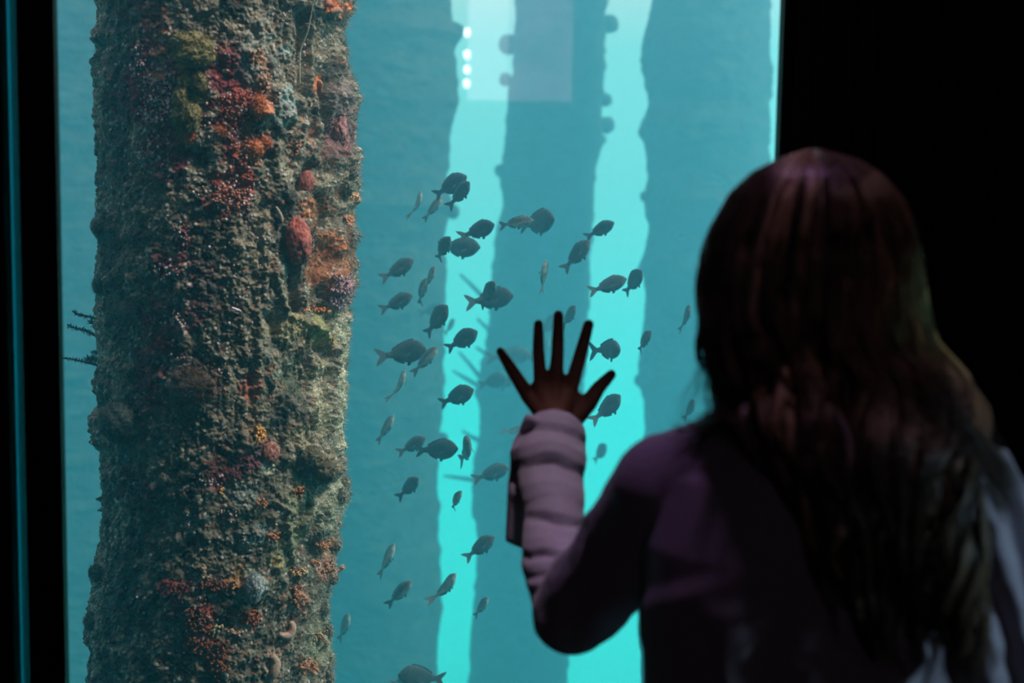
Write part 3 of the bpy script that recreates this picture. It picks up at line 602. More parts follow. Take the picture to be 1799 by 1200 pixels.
# ------------------------------------------------------------------ the school of fish
def fish_data(tag_, bend, hh, ww, back, belly, spread, forked=.5):
    nx, na = 40, 24
    t = np.linspace(0, 1, nx)                      # 0 nose .. 1 peduncle
    x = .5 - .80 * t
    top = hh * np.interp(t, [0, .03, .10, .22, .40, .60, .80, .93, 1], [.06, .27, .60, .92, 1.0, .86, .50, .27, .25])
    bot = hh * np.interp(t, [0, .03, .10, .22, .40, .60, .80, .93, 1], [.06, .22, .48, .80, .98, .86, .46, .25, .23])
    wd = ww * np.interp(t, [0, .03, .10, .22, .38, .60, .80, .93, 1], [.12, .38, .70, .96, 1.0, .78, .40, .18, .12])
    for a_ in (top, bot, wd): a_[:] = np.convolve(np.pad(a_, 2, mode='edge'), [.1, .2, .4, .2, .1], 'valid')
    by = lambda xx: -bend * np.clip(.22 - np.asarray(xx, float), 0, 1) ** 2
    a = np.linspace(0, 2 * PI, na, endpoint=False); c_, s_n = np.cos(a), np.sin(a)
    X = np.repeat(x[:, None], na, 1); Y_ = wd[:, None] * np.sign(c_) * np.abs(c_) ** .9 + by(x)[:, None]
    Z_ = np.where(s_n > 0, top[:, None], bot[:, None]) * s_n
    V = np.stack([X, Y_, Z_], -1).reshape(-1, 3)
    i = np.arange(nx - 1)[:, None] * na; j = np.arange(na)[None, :]; j2 = (j + 1) % na
    Q = np.stack([i + j, i + j2, i + na + j2, i + na + j], -1).reshape(-1, 4)
    V = np.vstack([V, [[.505, 0, 0]], [[-.305, float(by(-.3)), 0]]]); aa = np.arange(na); o_ = (nx - 1) * na
    T = np.vstack([np.stack([np.full(na, nx * na), (aa + 1) % na, aa], -1), np.stack([np.full(na, nx * na + 1), o_ + aa, o_ + (aa + 1) % na], -1)])
    k = sstep(-.9, .35, V[:, 2] / hh)[:, None]
    col_ = np.array(belly) * (1 - k) + np.array(back) * k
    w_, id_ = worley(V[:, 0] / .035, V[:, 2] / .035, 3); col_ = col_ * (.75 + .5 * id_)[:, None]
    col_ = col_ * np.where((V[:, 0] > .335) & (V[:, 0] < .345), .6, 1)[:, None]      # gill line
    P_ = {'body': (V, [Q, T], col_)}
    def fin(pts, y0=None, th_=.0035, lat=None):
        pts = np.array(pts, float); n = len(pts); ctr = pts.mean(0); rows = []
        for sgn in (1, -1):
            for q in list(pts) + [ctr]:
                yy = by(q[0]) if lat is None else 0
                rows.append([q[0], yy + sgn * th_ * (1.6 if q is ctr else .5), q[1]])
        Vf = np.array(rows); A = np.arange(n); B_ = (A + 1) % n
        Tf = np.vstack([np.stack([np.full(n, n), A, B_], -1), np.stack([np.full(n, 2 * n + 1), n + 1 + B_, n + 1 + A], -1)])
        Qf = np.stack([A, n + 1 + A, n + 1 + B_, B_], -1); return Vf, [Tf, Qf]
    fc = np.array(back) * 1.15
    zt = lambda xx: float(np.interp(-xx, -x, top)); zb = lambda xx: -float(np.interp(-xx, -x, bot))
    sp = spread
    V_, F_ = fin([(-.275, .03), (-.34, .05 + .03 * sp), (-.42, .11 * sp + .02), (-.50, .16 * sp), (-.475, .09 * sp), (-.43 + .03 * (1 - forked), .0), (-.475, -.09 * sp), (-.50, -.16 * sp), (-.42, -.11 * sp - .02), (-.34, -.05 - .03 * sp), (-.275, -.03)])
    P_['tail_fin'] = (V_, F_, np.tile(fc * 1.25, (len(V_), 1)))
    up = []; xs_ = np.linspace(.26, -.20, 13)
    for m_, q in enumerate(xs_): up.append((q, zt(q) + (.030 if m_ % 2 else .020) * (1 - .15 * abs(m_ - 8) / 8) * sp + (.012 if m_ > 7 else 0)))
    dn = [(q, zt(q) - .02) for q in xs_[::-1]]
    V_, F_ = fin(up + dn); P_['dorsal_fin'] = (V_, F_, np.tile(fc * .9, (len(V_), 1)))
    xs_ = np.linspace(.0, -.19, 7); up = [(q, zb(q) - (.012 + .035 * math.sin((.35 + m_ / 6) * 2.0)) * sp) for m_, q in enumerate(xs_)]
    V_, F_ = fin(up + [(q, zb(q) + .02) for q in xs_[::-1]]); P_['anal_fin'] = (V_, F_, np.tile(fc * .9, (len(V_), 1)))
    for sg, nm in ((1, 'pectoral_fin'), (-1, 'pectoral_fin.r')):
        pts = np.array([[0, 0], [-.05, .028], [-.12, .03], [-.15, .0], [-.12, -.03], [-.05, -.022]])
        Vf, Ff = fin(pts, lat=1); Vf[:, 2] = Vf[:, 2]; R = np.array(Matrix.Rotation(-sg * .28, 3, 'Z') @ Matrix.Rotation(-.4, 3, 'Y'))
        Vf = Vf @ R.T + np.array([.20, sg * ww * .96, -.03]); P_[nm] = (Vf, Ff, np.tile(np.array(back) * 1.3, (len(Vf), 1)))
    pts = [(.15, zb(.15) + .01), (.10, zb(.1) - .055 * sp), (.05, zb(.05) - .06 * sp), (.06, zb(.06) + .01)]
    V_, F_ = fin(pts); P_['pelvic_fin'] = (V_, F_, np.tile(fc, (len(V_), 1)))
    for sg, nm in ((1, 'eye'), (-1, 'eye.r')):
        e = MB(); e.ellipsoid((.405, sg * float(np.interp(-.405, -x, wd)) * .93, hh * .22), (.017, .007, .017), 12, 8)
        P_[nm] = (np.vstack(e.V), [np.vstack(e.T), np.vstack(e.Q)], np.tile([.012, .012, .012], (len(e.V[0]), 1)))
    return P_
M['fish'] = pbr('fish_skin', (.1, .1, .1), .65, .2, attr=True)
DK = (.040, .050, .058); GR = (.075, .085, .088); PB = (.36, .40, .38); MB_ = (.12, .14, .145)
KINDS_ = {}
for key, prm in {'deep': (0, .235, .08, DK, (.075, .088, .09), 1.0), 'deepL': (.55, .225, .08, DK, (.08, .09, .095), 1.15), 'deepR': (-.55, .225, .08, DK, (.08, .09, .095), 1.15),
                 'curl': (.5, .235, .10, DK, (.08, .09, .095), 1.6), 'slim': (.0, .155, .08, GR, PB, .75), 'slimL': (.6, .155, .08, GR, PB, .85), 'slimR': (-.6, .155, .08, GR, PB, .85), 'mid': (.25, .195, .08, (.05, .06, .066), MB_, 1.0), 'midR': (-.35, .195, .08, (.05, .06, .066), MB_, 1.0)}.items():
    KINDS_[key] = {}
    for nm, (V_, F_, c_) in fish_data(key, *prm).items():
        o = np_mesh(nm.split('.')[0], V_, F_, M['fish'], None, np.clip(c_, 0, 1), smooth=nm.startswith(('body', 'eye')))
        KINDS_[key][nm] = o.data; bpy.data.objects.remove(o)
def put_fish(px, py, L, th_, kind, yaw, roll, Y, label):
    Y = Y + .55 if Y < 4.1 else Y * 1.38; L = L * 1.02
    f3 = math.radians(th_); ya = math.radians(yaw); ro = math.radians(roll)
    h = Vector((math.cos(f3) * math.cos(ya), -math.sin(ya), math.sin(f3) * math.cos(ya)))
    up = Vector((0, 0, 1)) - h * h.z
    if up.length < .25: up = Vector((-1, 0, 0)) * (1 if h.x >= 0 else -1) - h * (Vector((-1, 0, 0)) * (1 if h.x >= 0 else -1)).dot(h)
    up.normalize(); side = up.cross(h); R = Matrix((h, side, up)).transposed(); R = R @ Matrix.Rotation(ro, 3, 'X')
    Lw = L * Y / FPX / max(math.cos(ya), .45)
    root = empty('fish', P(px, py, Y)); tag(root, label, 'fish', 'fish school beside the encrusted pile')
    root.matrix_world = Matrix.Translation(P(px, py, Y)) @ R.to_4x4() @ Matrix.Scale(Lw, 4)
    for nm, me in KINDS_[kind].items():
        o = bpy.data.objects.new(nm.split('.')[0], me); link(o, root)
FISH = [
 (791, 327, 66, 32, 'deep', 15, 5, 3.35, 'dark deep-bodied fish at the very top of the school, left of its overlapping partner'),
 (807, 342, 56, 52, 'mid', 25, 15, 3.2, 'dark fish overlapping the topmost fish of the school from the right'),
 (734, 361, 50, 76, 'slimL', 20, -15, 3.3, 'narrow fish pointing steeply up at the top left corner of the school'),
 (760, 367, 52, 52, 'slim', 10, -20, 3.4, 'small slim fish just under the topmost pair, tail touching its steep neighbour'),
 (840, 405, 60, 22, 'deepL', 22, 5, 3.2, 'dark fish with spread forked tail, above the oval tailless-looking one'),
 (905, 391, 64, 8, 'slimR', 10, -10, 3.1, 'slim fish with a pale outline crossing in front of the round dark fish'),
 (943, 391, 60, 15, 'deep', 48, 0, 3.4, 'round dark fish behind the pale-outlined slim one'),
 (1054, 404, 54, 30, 'mid', 20, 10, 3.3, 'dark fish high in the right bright gap, small tail to the left'),
 (1013, 449, 68, 52, 'mid', 12, 0, 3.3, 'dark fish climbing at the right edge of the middle pile'),
 (777, 438, 52, 58, 'midR', 30, 20, 3.15, 'small dark fish in front of the oval fish, tail spread to the left'),
 (806, 435, 74, 2, 'deep', 8, 0, 3.45, 'plain oval dark fish swimming level to the right in the left gap'),
 (699, 474, 66, 33, 'mid', 12, -8, 3.3, 'fish with a pale tail at the far left, upper of the two left-hand neighbours'),
 (755, 489, 46, 68, 'slim', 20, -12, 3.2, 'slim steep fish whose tail runs into the one below it'),
 (740, 512, 54, 64, 'slimR', 10, -12, 3.35, 'slim steep fish trailing below and left of its look-alike'),
 (955, 487, 60, 84, 'slim', 15, -55, 3.2, 'thin upright fish with a pale belly in front of the middle pile'),
 (697, 532, 62, 27, 'mid', 14, -4, 3.3, 'dark fish at the far left, lower of the two left-hand neighbours'),
 (858, 516, 48, 64, 'mid', 40, 25, 3.1, 'spiky little fish in front of the large dark one at the left gap'),
 (862, 525, 80, 10, 'deepL', 12, 0, 3.4, 'large dark fish behind the spiky little one'),
 (1068, 502, 68, 22, 'mid', 10, -12, 3.2, 'dark fish with forked tail in the right gap, left one of a touching pair'),
 (1112, 496, 50, 60, 'deep', 35, 10, 3.35, 'dark fish with its nose up in the right gap, right one of a touching pair'),
 (767, 563, 66, 55, 'deep', 18, -5, 3.2, 'dark deep-bodied fish overlapping a pale ghostly one'),
 (758, 545, 42, 20, 'mid', 30, 0, 4.7, 'pale ghostly fish half hidden behind a dark deep-bodied one'),
 (790, 574, 34, 60, 'slim', 30, 0, 4.6, 'faint little hazy fish at the nose of a dark deep-bodied one'),
 (811, 598, 64, 32, 'deep', 15, 8, 3.25, 'dark fish with trailing fins in the middle of the left gap'),
 (709, 620, 82, 14, 'deepL', 20, -5, 3.15, 'large fish at the left with a yellowish tail and pale head'),
 (746, 634, 68, 48, 'slim', 8, -20, 3.25, 'slim fish pointing up right, just right of the large yellow-tailed fish'),
 (703, 679, 62, 74, 'slimL', 15, -30, 3.2, 'bent slim fish with spread tail, left edge below the yellow-tailed fish'),
 (802, 697, 66, 26, 'deep', 12, 0, 3.2, 'dark deep-bodied fish with forked tail, left of the little finger'),
 (677, 754, 60, 60, 'slim', 12, -25, 3.25, 'slim fish alone at the left edge halfway down the school'),
 (724, 783, 56, 33, 'mid', 15, -8, 3.3, 'small fish just left of a big smooth dark fish'),
 (767, 790, 76, 6, 'deep', 15, 0, 3.2, 'big smooth dark fish at the left edge of the bright gap'),
 (820, 792, 52, 84, 'mid', 55, 10, 3.2, 'fish turned towards the window with both side fins out'),
 (863, 832, 68, 22, 'mid', 10, -5, 3.6, 'greyish hazy fish pointing at the sleeve'),
 (718, 857, 54, 50, 'mid', 25, 8, 3.2, 'small fish with a broad tail below the big smooth one'),
 (799, 880, 46, 58, 'slimR', 20, -5, 3.2, 'small fish nose up inside the lower left gap'),
 (843, 962, 66, 40, 'mid', 8, -5, 3.2, 'dark fish with a forked tail left of the elbow'),
 (679, 985, 70, 66, 'slim', 8, -35, 3.2, 'thin pale-bellied fish at the lower left near the pile'),
 (701, 1043, 68, 48, 'slim', 10, 5, 3.25, 'slim fish near the bottom, right of the pale-bellied thin one and lower'),
 (783, 1034, 70, 60, 'slimL', 18, -22, 3.15, 'fish with side fins spread low in the bright gap'),
 (845, 1067, 48, 60, 'slim', 20, -8, 3.25, 'small slim fish lowest at the left edge of the middle pile'),
 (604, 1103, 62, 70, 'slim', 22, 0, 3.45, 'hazy fish close beside the lower right edge of the encrusted pile'),
 (741, 1190, 84, 168, 'deep', 20, 0, 3.1, 'large fish cut by the bottom edge and facing left'),
 (706, 1194, 36, 20, 'slimL', 20, 0, 3.3, 'fish at the bottom edge of which mostly the tail shows'),
 (894, 626, 78, 6, 'mid', 12, 0, 4.3, 'pale hazy fish behind the little finger'),
 (866, 670, 54, 18, 'deep', 15, 0, 4.2, 'grey hazy fish left of the hand, below the pale one'),
 (893, 672, 34, 60, 'mid', 40, 0, 4.3, 'small hazy fish touching the outer side of the hand'),
 (938, 626, 40, 12, 'mid', 35, 0, 4.4, 'hazy fish half hidden behind the ring finger'),
 (1000, 557, 46, 66, 'mid', 25, 0, 3.5, 'dark fish peeping out between middle and index finger'),
 (964, 572, 48, 60, 'mid', 20, 0, 4.4, 'hazy fish seen between ring and middle finger'),
 (961, 608, 34, 80, 'slim', 40, 0, 4.2, 'tiny pale fish low between ring and middle finger'),
 (1069, 614, 36, 14, 'curl', 60, 5, 3.15, 'spiky fish turned nearly end on with a wide forked tail, right of the index finger'),
 (1130, 600, 46, 58, 'midR', 30, -10, 3.2, 'small dark fish at the left edge of the right-hand hazy pile'),
 (1205, 560, 50, 80, 'mid', 25, -10, 3.3, 'dark upright fish nearest the hair at ear height'),
 (1067, 718, 66, 50, 'deepL', 14, -10, 3.2, 'dark fish with a grey tail beside the thumb'),
 (1054, 796, 40, 62, 'deep', 30, 0, 4.2, 'hazy fish just right of the sleeve cuff'),
 (1212, 720, 40, 74, 'mid', 25, 0, 3.6, 'fish beside the hair tips above the shoulder'),
 (903, 757, 30, 40, 'slimL', 50, -30, 4.0, 'tiny hazy fish at the outer edge of the cuff'),
]
for f in FISH: put_fish(*f)

# ------------------------------------------------------------------ the visitor at the window
SL = PV(1168, 858, 1.66); SR = PV(1704, 900, 1.50); MID = (SL + SR) / 2
E = PV(1006, 1072, 1.80); WR = PV(976, 752, 2.055)
HC = PV(1430, 452, 1.62)
per = empty('person', (MID[0], MID[1], 0)); po = np.array(per.location)
tag(per, 'long-haired person in a lavender grey knit top seen from behind, one palm on the window', 'person')
yawv = SR - SL; ya = math.atan2(yawv[1], yawv[0]); RX = np.array([math.cos(ya), math.sin(ya), 0]); RY = np.array([-math.sin(ya), math.cos(ya), 0])
def loft(b, rings, n=56):
    """rings: centre offset (right, fwd, z abs), rx, ry -> closed super-ellipse loft"""
    a = np.linspace(0, 2 * PI, n, endpoint=False); V = []
    for (r_, f_, zz_, rx, ry) in rings:
        c = np.array([MID[0], MID[1], 0]) + RX * r_ + RY * f_
        ca, sa = np.cos(a), np.sin(a)
        ca = np.sign(ca) * np.abs(ca) ** .85; sa = np.sign(sa) * np.abs(sa) ** .85
        V.append(c + (rx * ca)[:, None] * RX + (ry * sa)[:, None] * RY + np.array([0, 0, zz_]))
    m_ = len(V); V = np.vstack(V); i = np.arange(m_ - 1)[:, None] * n; j = np.arange(n)[None, :]; j2 = (j + 1) % n
    Q = np.stack([i + j, i + n + j, i + n + j2, i + j2], -1).reshape(-1, 4)
    c0 = V[:n].mean(0); c1 = V[-n:].mean(0); V = np.vstack([V, c0, c1]); aa = np.arange(n); o_ = (m_ - 1) * n
    T = np.vstack([np.stack([np.full(n, m_ * n), aa, (aa + 1) % n], -1), np.stack([np.full(n, m_ * n + 1), o_ + (aa + 1) % n, o_ + aa], -1)])
    b.add(V, T=T, Q=Q)
zs = MID[2]
HY = np.array(Matrix.Rotation(math.radians(8), 3, 'Z'))       # head turned slightly left
def hp(x, y, z_): return HC + HY @ np.array([x, y, z_])
# --- body: one continuous surface (head, neck, trunk, arms, hands, legs)
b = MB()
b.ellipsoid(HC, (.073, .092, .098), 40, 26, R=HY)
b.ellipsoid(hp(0, .035, -.055), (.056, .060, .068), 32, 20, R=HY)          # face and jaw
b.ellipsoid(hp(0, .072, -.102), (.022, .020, .018), 20, 12)               # chin
b.chain([hp(0, .094, -.012), hp(0, .108, -.045)], [.008, .013], 14)        # nose
b.chain([hp(-.034, .080, .010), hp(0, .089, .008), hp(.034, .080, .010)], [.011, .010, .011], 14)   # brow
for sg in (-1, 1):
    b.ellipsoid(hp(sg * .036, .066, -.045), (.020, .020, .018), 16, 10)
    b.ellipsoid(hp(sg * .074, .002, -.025), (.008, .018, .030), 16, 10, R=HY)
b.chain([hp(-.018, .098, -.074), hp(0, .102, -.073), hp(.018, .098, -.074)], [.005, .007, .005], 10)
nb = MID + RY * .0 + np.array([0, 0, .085])
b.chain([hp(0, -.012, -.06), (hp(0, -.012, -.06) + nb) / 2, nb, MID + np.array([0, 0, .02])], [.053, .050, .058, .07], 24)
loft(b, [(0, 0, zs + .06, .09, .055), (0, 0, zs + .02, .15, .075), (0, 0, zs - .06, .165, .09), (0, 0, zs - .2, .150, .095), (0, 0, zs - .32, .13, .085), (0, 0, zs - .42, .15, .1), (0, 0, zs - .54, .17, .11), (0, 0, zs - .60, .15, .10)])
b.chain([SL, E + np.array([.0, 0, .0])], [.048, .036]); b.chain([E, PV(974, 985, 1.875), PV(973, 900, 1.935), WR], [.030, .028, .026, .0225])
ER = SR + np.array([.075, -.02, -.265]); WRr = ER + np.array([-.01, .13, -.20])
b.chain([SR, ER], [.048, .036]); b.chain([ER, (ER + WRr) / 2, WRr], [.036, .033, .0235])
# left hand, palm on the glass
YH = 2.094
def H(x, y, Y=YH): return PV(x, y, Y)
wr0 = H(974, 742, 2.075)
for (x, y) in ((926, 694), (948, 676), (977, 672), (1004, 680)):
    b.chain([wr0, (wr0 * .45 + H(x, y) * .55), H(x, y)], [.0190, .0150, .0112], 16)
b.chain([WR, wr0], [.0235, .0200], 18)
for (x0, y0, x1, y1) in ((934, 698, 954, 690), (954, 688, 978, 684), (978, 684, 1004, 690)):
    b.chain([H(x0, y0), H(x1, y1)], [.0105, .0105], 14)
fin_ = [([(921, 684), (897, 646), (879, 617)], [.0112, .0094, .0066]),
        ([(949, 668), (946, 614), (946, 570)], [.0104, .0092, .0076]),
        ([(977, 668), (980, 610), (981, 554)], [.0108, .0098, .0081]),
        ([(1006, 672), (1021, 618), (1034, 570)], [.0114, .0100, .0082]),
        ([(1012, 728), (1034, 708), (1051, 682), (1074, 658)], [.0175, .0135, .0108, .0078])]
for pts, rd in fin_:
    n_ = len(pts); P_ = [H(x, y, YH + (.004 if k == n_ - 1 else (-.004 if k == n_ - 2 else 0))) for k, (x, y) in enumerate(pts)]
    b.chain(P_, rd, 16)
b.ellipsoid(H(1006, 712), (.020, .014, .024), 18, 12)
# right hand, hanging relaxed
d0 = (WRr - ER); d0 /= np.linalg.norm(d0); sd0 = np.array([0, 0, 1.]); sd0 = sd0 - d0 * d0[2]; sd0 /= np.linalg.norm(sd0)
for k, (o_, L_, r_) in enumerate(((.028, .062, .0082), (.010, .072, .0086), (-.010, .068, .0082), (-.027, .054, .0072))):
    m0 = WRr + d0 * .085 + sd0 * o_; b.chain([WRr, m0], [.018, .012], 14)
    b.chain([m0, m0 + d0 * L_ * .5 + RX * -.008, m0 + d0 * L_ * .85 + RX * -.026], [r_ + .001, r_, r_ * .8], 12)
b.chain([WRr + d0 * .02 + sd0 * .02, WRr + d0 * .055 + sd0 * .048 - RX * .02, WRr + d0 * .09 + sd0 * .05 - RX * .03], [.014, .0105, .0075], 12)
for sg in (-1, 1):
    hip = MID + RX * sg * .085; hip[2] = zs - .55; kn = MID + RX * sg * .09 + RY * .02; kn[2] = .46; an = MID + RX * sg * .095 - RY * .01; an[2] = .085
    b.chain([hip, kn, an], [.085, .052, .036], 24); toe = an + RY * .13; toe[2] = .035; b.chain([an, toe], [.036, .026], 16)
V_, N_, F_ = remesh(b, .0028, 3)
np_mesh('body', V_ - po, F_, M['skin'], per)
for sg in (-1, 1):
    e = MB(); e.ellipsoid(hp(sg * .031, .079, -.008) - po, (.011, .011, .0105), 18, 12); eo = e.build('eye', M['eye'], per)
    e = MB(); e.ellipsoid(hp(sg * .031, .0875, -.008) - po, (.005, .0035, .005), 14, 8); e.build('iris', M['iris'], eo)
# nails of the raised hand stay hidden against the glass; lips
e = MB(); e.tube(np.array([hp(-.020, .098, -.075), hp(-.008, .104, -.073), hp(.008, .104, -.073), hp(.020, .098, -.075)]) - po, [.002, .0045, .0045, .002], 10); e.build('lips', M['lip'], per)
# --- knit top
b = MB()
loft(b, [(0, .0, zs + .085, .075, .052), (0, 0, zs + .06, .115, .066), (0, 0, zs + .02, .175, .088), (0, 0, zs - .06, .192, .112), (0, 0, zs - .16, .190, .120), (0, 0, zs - .28, .186, .118), (0, 0, zs - .42, .190, .122), (0, 0, zs - .56, .205, .135), (0, 0, zs - .60, .205, .135)])
b.chain([SL + np.array([.005, 0, 0]), (SL + E) / 2 + np.array([.012, 0, .0]), E], [.067, .064, .053], 30)
b.chain([SL, MID + RX * -.06 + np.array([0, 0, .055])], [.064, .052], 26); b.chain([SR, MID + RX * .06 + np.array([0, 0, .055])], [.066, .052], 26)
b.chain([SR, (SR + ER) / 2, ER], [.070, .063, .054], 30); b.chain([ER, WRr], [.052, .042], 24)
b.chain([SL + np.array([.05, .0, -.05]), MID + RX * -.1 + np.array([0, 0, -.15])], [.075, .09], 26)
b.chain([SR + np.array([-.05, .0, -.05]), MID + RX * .1 + np.array([0, 0, -.15])], [.075, .09], 26)
fa = [E, PV(972, 985, 1.875), PV(972, 900, 1.935), PV(968, 840, 1.975), PV(970, 800, 2.005), PV(973, 776, 2.028)]
b.chain(fa, [.050, .044, .041, .048, .0500, .0490], 30)
# drooping underside of the loose sleeve
q = [(925, 728), (902, 775), (893, 850), (889, 950), (920, 966), (940, 880), (970, 745)]
A_ = [PV(x, y, 2.00) for x, y in q]; B_ = [PV(x, y, 2.035) for x, y in q]; n_ = len(q)
Vq = np.array(A_ + B_); b.add(Vq, T=[(0, k, k + 1) for k in range(1, n_ - 1)] + [(n_, n_ + k + 1, n_ + k) for k in range(1, n_ - 1)], Q=[(k, k + n_, (k + 1) % n_ + n_, (k + 1) % n_) for k in range(n_)])
V_, N_, F_ = remesh(b, .0034, 4)
def along(V_, A, B):
    dd = B - A; L2 = dd @ dd; t = (V_ - A) @ dd / L2; q_ = V_ - (A + np.clip(t, 0, 1)[:, None] * dd); return t, np.linalg.norm(q_, axis=1), q_
pr = [project(V_)]; VX, VY = pr[0]
nz = fbm(V_ * 14, 3, 301)
t, r_, q_ = along(V_, E, fa[-1]); m_ = sstep(-.12, .08, t) * sstep(.085, .06, r_) * (V_[:, 1] > 1.78)
ph = VY - .0042 * (VX - 960) ** 2 * np.where(VX > 960, 1, .6) + 16 * nz
ridge = np.interp(ph, [690, 712, 726, 742, 752, 764, 782, 800, 816, 832, 850, 872, 894, 906, 920, 945, 964, 975, 990, 1005, 1016, 1030, 1046, 1070, 1110], [0, .5, .7, .3, -1.0, -.5, .9, .6, -1.3, -.4, .7, .8, .2, -1.2, .2, .6, .4, -1., .4, .2, -.8, .3, -.7, .1, 0])
disp = .0098 * np.clip(-N_[:, 1] * 1.3 + .05, .12, 1) * m_ * ridge * (.85 + .5 * fbm(V_ * 16, 2, 77))
# cuff: hollow it towards the hand
pc = fa[-1] + (fa[-1] - fa[-2]) / np.linalg.norm(fa[-1] - fa[-2]) * .030; ax = (fa[-1] - fa[-2]); ax /= np.linalg.norm(ax)
tt_ = (V_ - fa[-1]) @ ax; qq = np.linalg.norm((V_ - fa[-1]) - tt_[:, None] * ax, axis=1)
cap = (tt_ > .018) & (qq < .07)
V_[cap] -= ax[None, :] * ((tt_[cap] - .018) * .85 + .030 * sstep(.046, .030, qq[cap]))[:, None]
t, r_, q_ = along(V_, SL, E); m2 = sstep(.0, .4, t) * sstep(1.15, .8, t) * sstep(.09, .07, r_)
disp += .003 * m2 * np.sin((VX + VY * .5) * .06 + 5 * nz)
# back: soft folds, stronger by the right arm and along the lower back
disp += .0035 * fbm(V_ * np.array([16, 16, 5]), 3, 333) + .009 * sstep(1640, 1760, VX) * np.sin(VX * .085 - VY * .028 + 3 * nz) * sstep(720, 820, VY)
disp += .005 * sstep(1040, 1120, VY) * sstep(1150, 1300, VX) * np.sin(VX * .045 + 3.5 * nz) + .004 * sstep(60, 20, np.abs(VY - 1075 + (VX - 1190) * .25)) * sstep(1340, 1220, VX)
V_ = V_ + N_ * disp[:, None]
np_mesh('knit_top', V_ - po, F_, M['knit'], per)
# --- trousers and shoes (below the picture)
b = MB(); loft(b, [(0, 0, zs - .56, .185, .122), (0, 0, zs - .66, .18, .125), (0, 0, zs - .70, .16, .11)])
for sg in (-1, 1):
    hip = MID + RX * sg * .088; hip[2] = zs - .62; kn = MID + RX * sg * .092 + RY * .02; kn[2] = .46; an = MID + RX * sg * .096 - RY * .01; an[2] = .13
    b.chain([hip, kn, an], [.095, .066, .058], 26)
V_, N_, F_ = remesh(b, .008, 3); V_ += N_ * (.004 * fbm(V_ * 12, 3, 4))[:, None]; np_mesh('trousers', V_ - po, F_, M['denim'], per)
for sg in (-1, 1):
    an = MID + RX * sg * .095 - RY * .01; b = MB(); b.ellipsoid((an[0], an[1] + .06, .045), (.048, .13, .045), 30, 18); b.ellipsoid((an[0], an[1] - .01, .075), (.045, .05, .055), 24, 14); b.box(an[0] - .042, an[0] + .042, an[1] - .06, an[1] + .165, .0, .022)
    V_, N_, F_ = remesh(b, .005, 3); V_[:, 2] = np.maximum(V_[:, 2], .001); np_mesh('shoe', V_ - po, F_, M['shoe'], per)
# --- hair
YHr = 1.60
hl = [(262, 1425), (270, 1400), (280, 1368), (300, 1330), (340, 1288), (400, 1254), (450, 1238), (500, 1230), (560, 1228), (610, 1238), (650, 1252), (690, 1262), (720, 1262), (760, 1272), (800, 1300), (850, 1330), (950, 1368), (1050, 1410), (1100, 1440)]
hr = [(262, 1435), (270, 1465), (280, 1500), (310, 1548), (350, 1583), (400, 1604), (450, 1615), (500, 1622), (560, 1624), (600, 1628), (630, 1652), (660, 1678), (700, 1688), (740, 1682), (780, 1660), (850, 1640), (950, 1640), (1050, 1652), (1100, 1640)]
zlh, xlh = edge(hl, YHr); zrh, xrh = edge(hr, YHr)
ztop = max(zlh[-1], zrh[-1]); zbot = min(zlh[0], zrh[0])
yv = np.array([262, 268, 280, 310, 360, 430, 520, 600, 680, 740, 800, 900, 1000, 1110]); zv = np.array([P(1440, v, YHr).z for v in yv])
ryv = np.array([.004, .020, .045, .075, .100, .118, .115, .099, .093, .076, .054, .036, .030, .022]); ycv = np.array([1.60, 1.60, 1.605, 1.61, 1.615, 1.62, 1.615, 1.60, 1.575, 1.535, 1.505, 1.485, 1.475, 1.47])
o_ = np.argsort(zv); zv, ryv, ycv = zv[o_], ryv[o_], ycv[o_]
yaw_back = (SR - SL)[1] / (SR - SL)[0]
def hair_pt(z_, phi, k=1.0, dz=0):
    """phi 0 right, 90deg back (towards the camera), 180 left"""
    L_ = np.interp(z_, zlh, xlh); R_ = np.interp(z_, zrh, xrh); cx = (L_ + R_) / 2; rx = (R_ - L_) / 2
    ry = np.interp(z_ + dz * sstep(ztop, ztop - .15, z_), zv, ryv); yc = np.interp(z_, zv, ycv)
    low = sstep(zs + .12, zs - .05, z_)
    sn = np.sin(phi)
    x = cx + rx * k * np.cos(phi); y = yc - ry * k * sn
    y = y + low * (x - MID[0]) * yaw_back
    return np.stack([x, y, z_], -1)
z_sh = P(1440, 745, YHr).z
V_all = []; T_all = []; C_all = []; nv = 0
nloc = 250; hs = []
